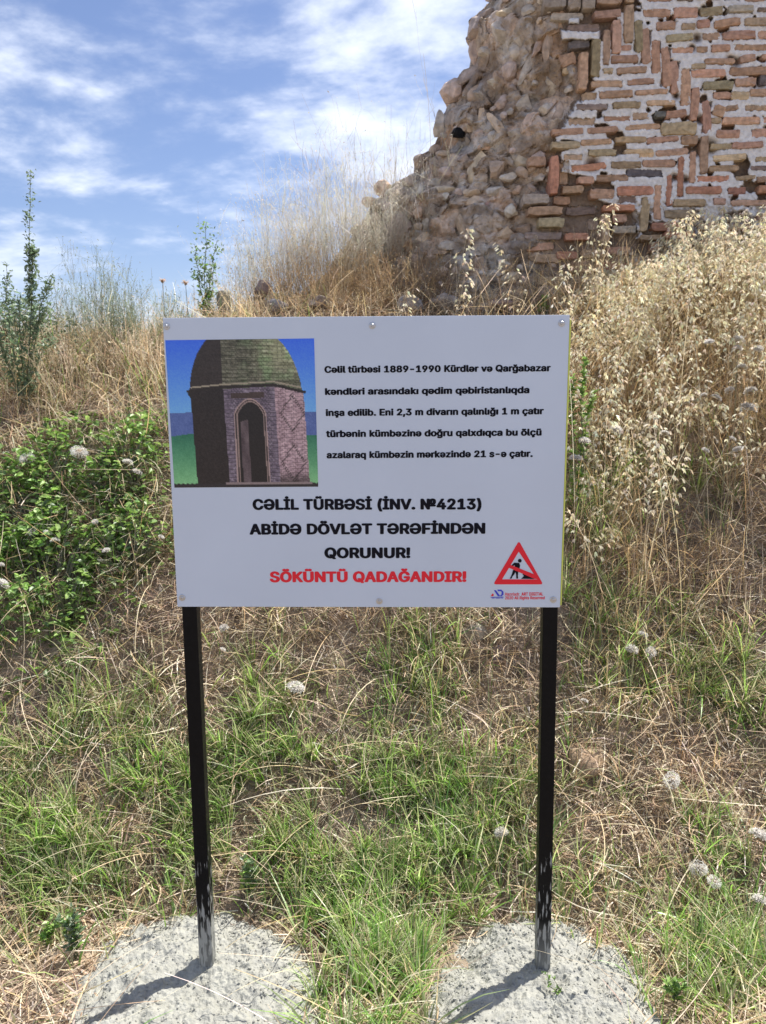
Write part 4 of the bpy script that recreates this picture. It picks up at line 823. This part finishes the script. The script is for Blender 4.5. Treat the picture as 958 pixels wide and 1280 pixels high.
brush(262, 420, 2.5, 360, 60, 130, STRAW, 'low straw coloured brush on the crest above the printed photo', tipc=STRAW, sub=3, lean=.6)
FE = [(.26, .30, .20), (.33, .34, .24), (.22, .26, .17)]
brush(125, 450, 2.35, 305, 50, 85, FE, 'feathery grey green plant on the crest right of the tall leafy weed', name='feathery_plant', cat='plant', sub=9, lean=.35, wd=.003, subl=.32, capn=.9)
brush(180, 455, 2.35, 345, 45, 70, FE, 'lower feathery grey green plant on the crest beside the two dried flowers', name='feathery_plant', cat='plant', sub=8, lean=.4, wd=.003, capn=.9)
brush(298, 400, 2.7, 255, 30, 22, PALE + FE, 'thin wispy dry plant between leafy sprig and dry bushes', name='wispy_plant', cat='plant', sub=6, lean=.3, wd=.0014)
brush(90, 440, 2.1, 380, 80, 200, STRAW + PALEGR, 'mixed straw and green weeds along the left crest', name='weed_clump', cat='weeds', tipc=STRAW, sub=3, lean=.5)
brush(200, 440, 2.1, 385, 60, 150, STRAW + BRN, 'brown weeds along the crest touching the board corner', name='weed_clump', cat='weeds', tipc=STRAW, sub=3, lean=.5)
brush(20, 440, 2.1, 400, 60, 120, STRAW + PALEGR, 'straw coloured weeds at the foot of the tall leafy weed', name='weed_clump', cat='weeds', tipc=STRAW, sub=3, lean=.5)

# ------------------------------------------------------------------ leafy plants
LG = [(.21, .36, .07), (.28, .45, .10), (.38, .54, .16), (.13, .23, .055)]; BG = [(.22, .30, .17), (.28, .36, .22), (.17, .24, .14)]
def leafy(base, stems, lw, lcol, label, name, cat='plant', dens=26, sr=.0035, group=None, ang=.7, start=.15, clusters=1, jit=.02, sc_l=(.02, .035)):
    """stems: list of polylines (tops) relative to base"""
    t = thing(name, base, label, cat, group); ms, ml = MB(), MB(); 
    for pts in stems:
        pts = np.array(pts, float); s_ = np.linspace(0, 1, 14); src = np.linspace(0, 1, len(pts)); C_ = np.stack([np.interp(s_, src, pts[:, a]) for a in range(3)], 1)
        C_[1:-1] += R.normal(0, .004, (12, 3)); tube(ms, C_, np.linspace(sr, sr * .35, 14), 5, (.20, .22, .12))
        L_ = np.linalg.norm(np.diff(C_, axis=0), axis=1).sum(); n = max(6, int(dens * L_ / .1)); u = start + (1 - start) * R.random(n); f = u * 13; k = np.minimum(f.astype(int), 12); fr = (f - k)[:, None]
        p = C_[k] * (1 - fr) + C_[k + 1] * fr; a = R.uniform(0, 6.28, n); dd = np.stack([np.cos(a), np.sin(a), R.normal(ang, .35, n)], 1)
        szf = 1.15 - .5 * u; ll = R.uniform(*sc_l, n) * szf
        if clusters > 1:
            p = np.repeat(p, clusters, 0) + R.normal(0, jit, (n * clusters, 3)); dd = np.repeat(dd, clusters, 0) + R.normal(0, .5, (n * clusters, 3)); ll = np.repeat(ll, clusters) * R.uniform(.7, 1.1, n * clusters)
        leaves(ml, p, dd, ll, ll * lw, pick(lcol, len(p)), curl=.15)
    ms.build('stems', M_leaf, t, kind='stuff'); ml.build('leaves', M_leaf, t, kind='stuff'); return t
def px_stems(y, base_px, tops, wig=.02):
    gp, _ = atdepth(base_px[0], base_px[1], y); st = []
    for (x, yy_, *via) in tops:
        tp = W(x, yy_, y + rr.uniform(-.06, .06)) - gp; pts = [np.array([0, 0, -.01])]
        for v in via: pts.append(W(v[0], v[1], y) - gp)
        st.append(pts + [tp])
    return gp, st
gp, st = px_stems(1.9, (30, 470), [(38, 212, (42, 300), (38, 390)), (8, 330, (10, 400)), (66, 345, (50, 385)), (70, 425, (50, 440)), (-20, 380, (0, 430)), (22, 370), (60, 385, (42, 410)), (-5, 415)])
leafy(gp, st, .5, BG, 'tall grey green leafy weed standing highest at the left edge of the crest', 'tall_leafy_weed', dens=13, clusters=3, jit=.012, sc_l=(.016, .034))
gp, st = px_stems(2.6, (257, 400), [(258, 278, (256, 340)), (272, 300, (262, 350)), (243, 305, (250, 350)), (268, 330)])
leafy(gp, st, .5, LG[:2] + BG, 'dark green leafy sprig standing on the crest against the sky', 'leafy_sprig', dens=14, clusters=2, sc_l=(.02, .04))
gp, st = px_stems(1.35, (724, 560), [(732, 448, (728, 500)), (716, 470, (716, 520)), (745, 490, (735, 520))])
leafy(gp, st, .42, LG, 'green leafy weed pressed against the right edge of the board', 'leafy_weed', dens=22, sc_l=(.02, .04))
gp, st = px_stems(2.45, (678, 400), [(680, 372), (672, 380), (688, 385)])
leafy(gp, st, .45, LG, 'small fresh green shoot on the bank above the right part of the board', 'leafy_weed', dens=30, sc_l=(.025, .045))
def bush(px, py, wpx, hpx, n, label, colr=LG, ls=(.013, .045), hgt=.16, dome=1.0):
    c = G(px, py + hpx * .45); dist = (c - EYE) @ F3; rx = wpx / 2 * dist / FOC; t = thing('leafy_bush', c, label, 'bush', 'leafy green bushes on the left bank'); ms, ml = MB(), MB()
    m_ = 60; a = R.uniform(0, 6.28, m_); e = R.uniform(.4, 1.5, m_); L_ = rx * R.uniform(.5, 1.0, m_)
    rz_ = hpx / 2 * dist / FOC
    d_ = np.stack([np.cos(a) * rx, np.sin(a) * rx * .7, np.zeros(m_)], 1) * R.uniform(.2, 1, (m_, 1)) ** .6
    d_[:, 2] = g(d_[:, 0] + c[0], d_[:, 1] + c[1]) - c[2] + hgt * R.uniform(.5, 1.2, m_)
    for q in d_: tube(ms, [np.array([q[0] * .3, q[1] * .3, float(g(q[0] * .3 + c[0], q[1] * .3 + c[1])) - c[2]]), q * .6 + (0, 0, .02), q], [.003, .0025, .0012], 3, (.16, .17, .08))
    q = R.normal(0, 1, (n, 2)); q /= np.maximum(1, np.linalg.norm(q, axis=1, keepdims=True) / 2.1); q *= .68
    x_ = q[:, 0] * rx; y_ = q[:, 1] * rz_ * 1.3 + .05; base_ = g(x_ + c[0], y_ + c[1]) - c[2]
    cl_ = fbm(x_ + c[0], y_ + c[1], 0, 9, 2); top_ = hgt * (.25 + 1.5 * cl_) * (1 - .35 * (q[:, 0] ** 2 + q[:, 1] ** 2)); k = R.random(n) < sst(.3, .55, cl_) * .85 + .12
    p = np.stack([x_, y_, base_ + top_ * R.random(n) ** .5], 1)[k]; n2 = len(p); a = R.uniform(0, 6.28, n2); ll = R.uniform(*ls, n2)
    leaves(ml, p, np.stack([np.cos(a), np.sin(a) - .2, R.normal(.35, .4, n2)], 1), ll, ll * .55, pick(colr, n2, .22), curl=.2)
    ms.build('stems', M_leaf, t, kind='stuff'); ml.build('leaves', M_leaf, t, kind='stuff')
bush(50, 600, 190, 110, 2600, 'broad green leafy bush, the upper one at the left edge')
bush(150, 580, 120, 80, 1100, 'green leafy bush close to the left edge of the board')
bush(60, 700, 170, 110, 2300, 'lower green leafy bush full of pale seed heads, left edge')
bush(10, 660, 100, 130, 1200, 'leafy bush cut off by the left edge, beside the broad one')
bush(165, 690, 110, 60, 500, 'thin patch of green leaves left of the board, below the bushes')
bush(90, 765, 50, 60, 260, 'small fresh green herb clump under the lower leafy bush')
bush(25, 415, 110, 80, 1500, 'leafy growth at the foot of the tall weed', colr=BG, hgt=.28)
# small herbs low down
for (px, py, h_, lb, colr, nst) in [(95, 1200, 75, 'blue green herb with broad leaves beside the left footing', BG + LG[:1], 5), (312, 1120, 55, 'low green herb with oval leaves behind the left footing', LG + BG, 4), (60, 1190, 40, 'small green seedling left of the blue green herb', LG, 3), (845, 1275, 40, 'tiny green sprout at the edge of the right footing', LG, 3), (700, 1270, 30, 'lone little grass sprout growing out of the right footing', LG, 2)]:
    gp = G(px, py); gp[2] = gp[2] if px < 650 else -.01; d_ = (gp - EYE) @ F3; H_ = h_ * d_ / FOC
    st = [[(0, 0, 0), (rr.uniform(-.02, .02), 0, H_ * .5), (rr.uniform(-.05, .05), rr.uniform(-.04, .04), H_ * rr.uniform(.7, 1.1))] for _ in range(nst)]
    leafy(gp, st, .5, colr, lb, 'herb', dens=14, sc_l=(.018, .036) if h_ > 35 else (.01, .016), sr=.002)

# ------------------------------------------------------------------ seed heads and flowers
def fluff_mesh(seed, airy=False):
    mb = MB(); n = 420 if not airy else 300; v = R.normal(0, 1, (n, 3)); v /= np.linalg.norm(v, axis=1, keepdims=True); v[:, 2] = np.abs(v[:, 2]) - (.25 if not airy else .5)
    az = np.arctan2(v[:, 1], v[:, 0]); el = np.arcsin(np.clip(v[:, 2], -1, 1)); r0 = .26 if not airy else .05
    blades(mb, v * r0, az, el, R.uniform(.14, .26, n) if not airy else R.uniform(.36, .48, n), R.normal(.1, .5, n), R.uniform(.05, .09, n) if not airy else R.uniform(.02, .035, n), np.tile((.62, .57, .50), (n, 1)), np.tile((.88, .86, .82), (n, 1)), K=2, tip=.4, twist=1.5, wob=R.normal(0, .5, n))
    if not airy:
        bm = bmesh.new(); bmesh.ops.create_icosphere(bm, subdivisions=2, radius=.30)
        q = [tuple(x.co * (1, 1, .8)) if False else (x.co.x, x.co.y, x.co.z * .75 + .02) for x in bm.verts]; bm.verts.index_update()
        mb.add(q, tris=[[x.index for x in f.verts] for f in bm.faces], col=(.74, .70, .64)); bm.free()
    else:
        m_ = 200; w_ = R.normal(0, 1, (m_, 3)); w_ /= np.linalg.norm(w_, axis=1, keepdims=True); leaves(mb, w_ * .42, np.cross(w_, R.normal(0, 1, (m_, 3))), np.full(m_, .10), np.full(m_, .03), np.tile((.85, .84, .82), (m_, 1)))
    return mb.mesh('seed_fluff', M_fluff)
FL = [fluff_mesh(i) for i in range(3)] + [fluff_mesh(9, True)]
def cup_mesh():
    mb = MB(); a = np.linspace(0, 2 * math.pi, 9)[:-1]; pr = [(.05, -.22), (.2, -.12), (.24, .0), (.16, .1), (.01, .14)]
    v = [(r_ * math.cos(t), r_ * math.sin(t), z_) for r_, z_ in pr for t in a]; q = [(k * 8 + i, k * 8 + (i + 1) % 8, (k + 1) * 8 + (i + 1) % 8, (k + 1) * 8 + i) for k in range(4) for i in range(8)]
    mb.add(v, quads=q, col=(.34, .24, .14)); return mb.mesh('flower_cup', M_straw, True)
CUP = cup_mesh()
stem_cache = {}
def seedhead(px, py, size, label, y=None, h=.16, airy=False):
    p = W(px, py, y) if y is not None else G(px, py, .09)
    if y is None: # float just above the bank
        d_ = ray(px, py); t_ = np.linspace(1.5, 8, 1400); Q_ = EYE + d_ * t_[:, None]; k = int(np.argmax(Q_[:, 2] < g(Q_[:, 0], Q_[:, 1]) + h)); p = Q_[k]
    dist = (p - EYE) @ F3; s_ = size * dist / FOC * 1.15; gz = float(g(p[0], p[1])); b = np.array([p[0] + rr.uniform(-.02, .02), p[1], gz])
    t = thing('seed_head', b, label, 'seed head', 'fluffy white seed heads on the bank'); L_ = p - b
    mb = MB(); tube(mb, [np.zeros(3), L_ * .5 + (rr.uniform(-.01, .01), 0, 0), L_ - (0, 0, s_ * .2)], [.0016, .0014, .001], 4, (.36, .33, .20)); mb.build('stem', M_straw, t)
    rot = (rr.uniform(-.5, .5), rr.uniform(-.5, .5), rr.uniform(0, 6))
    part('flower_cup', CUP, t, L_, rot, (s_ * .9,) * 3); part('fluff', FL[3] if airy else rr.choice(FL[:3]), t, L_, rot, (s_ * rr.uniform(.85, 1.1), s_ * rr.uniform(.7, 1), s_ * rr.uniform(.55, .85)))
for a in [(160, 578, 13, 'upper seed head of the pair beside the board, on the leafy bush'), (172, 590, 14, 'lower seed head of the pair beside the board, on the leafy bush'), (69, 676, 15, 'seed head lowest of the two in the middle of the lower leafy bush'), (60, 666, 11, 'small seed head just above its twin in the lower leafy bush'),
          (119, 652, 9, 'tiny white seed head between the two leafy bushes'), (133, 688, 10, 'seed head at the right rim of the lower leafy bush'), (3, 729, 18, 'large seed head cut by the left edge'), (41, 664, 14, 'pale airy seed head left of the twins in the lower bush'), (202, 671, 8, 'little seed head in the straw near the left board edge'), (2, 706, 9, 'small seed head above the large one at the left edge'), (99, 565, 20, 'wide airy seed head in the broad leafy bush'), (34, 573, 18, 'wide airy seed head at the left of the broad bush')]: seedhead(*a, airy=('airy' in a[3]))
for a in [(923, 424, 14, 'topmost seed head in the oats at the right'), (922, 436, 14, 'seed head right under the topmost one in the oats'), (948, 436, 13, 'seed head near the right edge level with the upper pair'), (928, 459, 16, 'seed head alone below the upper trio in the oats'), (938, 489, 17, 'big seed head at the right, right end of the row of four'), (912, 488, 13, 'seed head second from the right in the row of four'), (880, 494, 11, 'seed head at the left end of the row of four'), (896, 497, 13, 'seed head second from the left in the row of four'), (887, 427, 12, 'flat seed head left of the upper pair in the oats'), (936, 510, 20, 'large frayed seed head below the row of four'), (770, 538, 20, 'frayed seed head standing alone right of the board'), (831, 541, 11, 'small seed head in the middle of the golden grass'), (731, 551, 16, 'tilted seed head near the right edge of the board'), (720, 573, 17, 'grey seed head touching the right edge of the board'), (882, 563, 10, 'small seed head in the golden grass, left one of two'), (922, 562, 13, 'seed head in the golden grass, right one of two'), (916, 548, 10, 'faint seed head above the right one of two in golden grass')]: seedhead(*a, y=1.55 if a[1] < 515 else 1.3)
for a in [(790, 812, 19, 'ragged seed head, left one of two lying by the long straw'), (814, 816, 18, 'ragged seed head, right one of two lying by the long straw'), (804, 793, 14, 'smaller ragged seed head above the two by the long straw'), (731, 876, 10, 'small white seed head right of the right post'), (840, 975, 26, 'large airy dandelion-like seed ball among the straw'), (627, 1041, 19, 'white seed head in the grass left of the right post'), (949, 1043, 24, 'shaggy seed head cut by the right edge'), (873, 1085, 26, 'frayed airy seed tuft in the straw at lower right'), (893, 1102, 20, 'smaller frayed seed tuft below the airy one at lower right'), (370, 859, 22, 'pale papery seed tuft between the posts'), (279, 812, 9, 'small white seed head beside the left post'), (280, 785, 14, 'white seed head under the board near the left post'), (950, 1125, 18, 'dull seed tuft low at the right edge')]: seedhead(*a, h=.13, airy=('airy' in a[3]))
def daisy(px, py, y, label):
    gp, tp = atdepth(px, py, y); gp[0] -= .01; t = thing('dried_flower', gp, label, 'flower', 'dried flowers on the crest'); L_ = tp - gp
    mb = MB(); tube(mb, [np.zeros(3), L_ * .5 + (.012, 0, 0), L_], [.002, .0018, .0015], 5, (.25, .27, .17)); mb.build('stem', M_straw, t)
    mb = MB(); n = 46; a = R.uniform(0, 6.28, n); blades(mb, np.tile(L_, (n, 1)), a, R.normal(.18, .25, n), R.uniform(.012, .025, n), R.normal(.6, .3, n), np.full(n, .006), pick([(.62, .46, .34), (.70, .56, .44)], n), pick([(.66, .50, .40), (.5, .36, .26)], n), K=2, tip=.6); mb.build('petals', M_fluff, t, kind='stuff')
    part('flower_cup', CUP, t, L_ - np.array((0, 0, .006)), (0, 0, 0), (.035, .035, .04))
daisy(203, 350, 2.2, 'dried pinkish flower on a thin stem, left one of two on the crest'); daisy(232, 353, 2.25, 'dried pinkish flower on a thin stem, right one of two on the crest')

# ------------------------------------------------------------------ long single stalks
def stalk(a, b, h0, h1, rad, col, label, sag=.02, curve=0.0, name='dry_stalk'):
    A_ = G(*a) + (0, 0, h0); B_ = G(*b) + (0, 0, h1); s_ = np.linspace(0, 1, 14)[:, None]; P_ = A_ + (B_ - A_) * s_; P_[:, 2] += (np.sin(s_ * math.pi) * -sag)[:, 0] + R.normal(0, .0015, 14); P_[:, 0] += curve * np.sin(s_[:, 0] * math.pi)
    gz = g(P_[:, 0], P_[:, 1]) + .012; P_[:, 2] = np.maximum(P_[:, 2], gz)
    b0 = P_[0].copy(); mb = MB(); tube(mb, P_ - b0, np.linspace(rad, rad * .5, 14), 5, col); o = mb.build(name, M_straw, smooth=True); o.location = b0; o['label'] = label; o['category'] = 'dry stalk'; o['group'] = 'long dry stalks lying on the bank'
ST_ = (.58, .46, .27)
for a in [((-5, 908), (218, 690), .04, .10, .0032, (.62, .46, .20), 'golden dry stalk leaning from the left edge up to the board'), ((560, 832), (965, 828), .07, .07, .0026, ST_, 'long horizontal straw passing behind the right post'), ((700, 822), (965, 850), .05, .04, .002, ST_, 'thin straw just under the long horizontal one'), ((760, 1165), (884, 990), .03, .12, .0028, ST_, 'pale straw slanting up from the right footing'), ((690, 1068), (820, 1100), .03, .03, .002, ST_, 'thin straw lying right of the right post'),
          ((862, 848), (965, 790), .05, .08, .0028, ST_, 'thick straw slanting up to the right edge below the shaded thatch'), ((330, 1000), (458, 984), .05, .07, .0022, (.52, .46, .30), 'bent pale straw lying between the posts'), ((750, 640), (850, 690), .14, .10, .0018, ST_, 'thin straw falling to the right in the shaded thatch'), ((955, 1135), (960, 1040), .02, .1, .0022, ST_, 'short straw upright at the right edge'), ((92, 835), (200, 812), .05, .05, .0016, ST_, 'fine straw lying left of the left post'), ((60, 500), (122, 450), .12, .14, .0018, ST_, 'fine straw slanting on the left crest'), ((840, 560), (958, 500), .12, .1, .0016, ST_, 'thin straw slanting through the golden grass'), ((0, 1100), (70, 1030), .03, .05, .0016, ST_, 'fine straw low at the left edge'), ((590, 1010), (700, 900), .03, .05, .0014, ST_, 'fine straw left of the right post'), ((325, 800), (390, 850), .05, .03, .0014, ST_, 'fine straw under the board'),
          ((890, 1180), (800, 1040), .02, .06, .0016, ST_, 'fine straw crossing the slanting one at lower right'), ((925, 1200), (850, 1080), .02, .06, .0018, ST_, 'straw fallen across the lower right corner'), ((560, 1172), (698, 1172), .055, .06, .0022, (.30, .36, .12), 'green grass blade reaching across the right post')]: stalk(*a)

# ------------------------------------------------------------------ loose stones and the clod
def loose(px, py, w_, h_, c, label, name='loose_stone', group='loose stones on the bank', emb=.0, cat='stone', ang=0, y=None):
    p = G(px, py + h_ * .4) if y is None else W(px, py, y); dist = (p - EYE) @ F3; sx, sz = w_ * dist / FOC * 1.1, h_ * dist / FOC * 1.15; q = rock_mesh(int(px * 7 + py) % 997, 3, cuts=14)
    o = bpy.data.objects.new(name, q); COL.objects.link(o); o.location = (p[0], p[1] + sx * .2, p[2] + sz * (.30 if name == 'earth_clod' else .14)); o.scale = (sx, (sx + sz) / 2, sz * 1.1); o.rotation_euler = (rr.uniform(-.2, .2), math.radians(-ang), rr.uniform(0, 3) if abs(sx - sz) < .03 else 0)
    o.color = (*[v * rr.uniform(.9, 1.1) for v in sc_[c]], 1); o['label'] = label; o['category'] = cat; o['group'] = group
loose(597, 790, 42, 36, 'g', 'grey stone in the grass under the board, upper of two'); loose(622, 815, 30, 26, 'g', 'grey stone in the grass under the board, lower of two'); loose(30, 874, 26, 12, 'g', 'small flat stone in the straw at the left edge'); loose(279, 378, 26, 26, 'g', 'dark grey rock on the crest above the printed photo', y=2.55)
loose(325, 368, 30, 24, 'v', 'dark rock on the crest below the pale dry bush', y=2.6); loose(342, 384, 32, 16, 'g', 'flat rock just above the board on the crest', y=2.5); loose(395, 382, 34, 20, 'g', 'half hidden rock above the board in the brown brush', y=2.5); loose(560, 380, 50, 20, 'g', 'low rock between rubble and board', y=2.45); loose(620, 384, 56, 18, 'p', 'flat pinkish rock between rubble and board, right of the low one', y=2.45); loose(515, 384, 34, 22, 'g', 'small rock left of the low one behind the board', y=2.45)
loose(640, 800, 14, 9, 'l', 'pale pebble beside the lower grey stone'); loose(265, 1008, 10, 6, 'b', 'brown pebble beside the left post')
loose(735, 962, 62, 46, 'b', 'reddish brown clod of earth with straw on top, right of the right post', name='earth_clod', group=None or 'loose stones on the bank', cat='clod')

print('tris', sum(sum(len(p.vertices) - 2 for p in o.data.polygons) for o in sc.objects if o.type == 'MESH'))
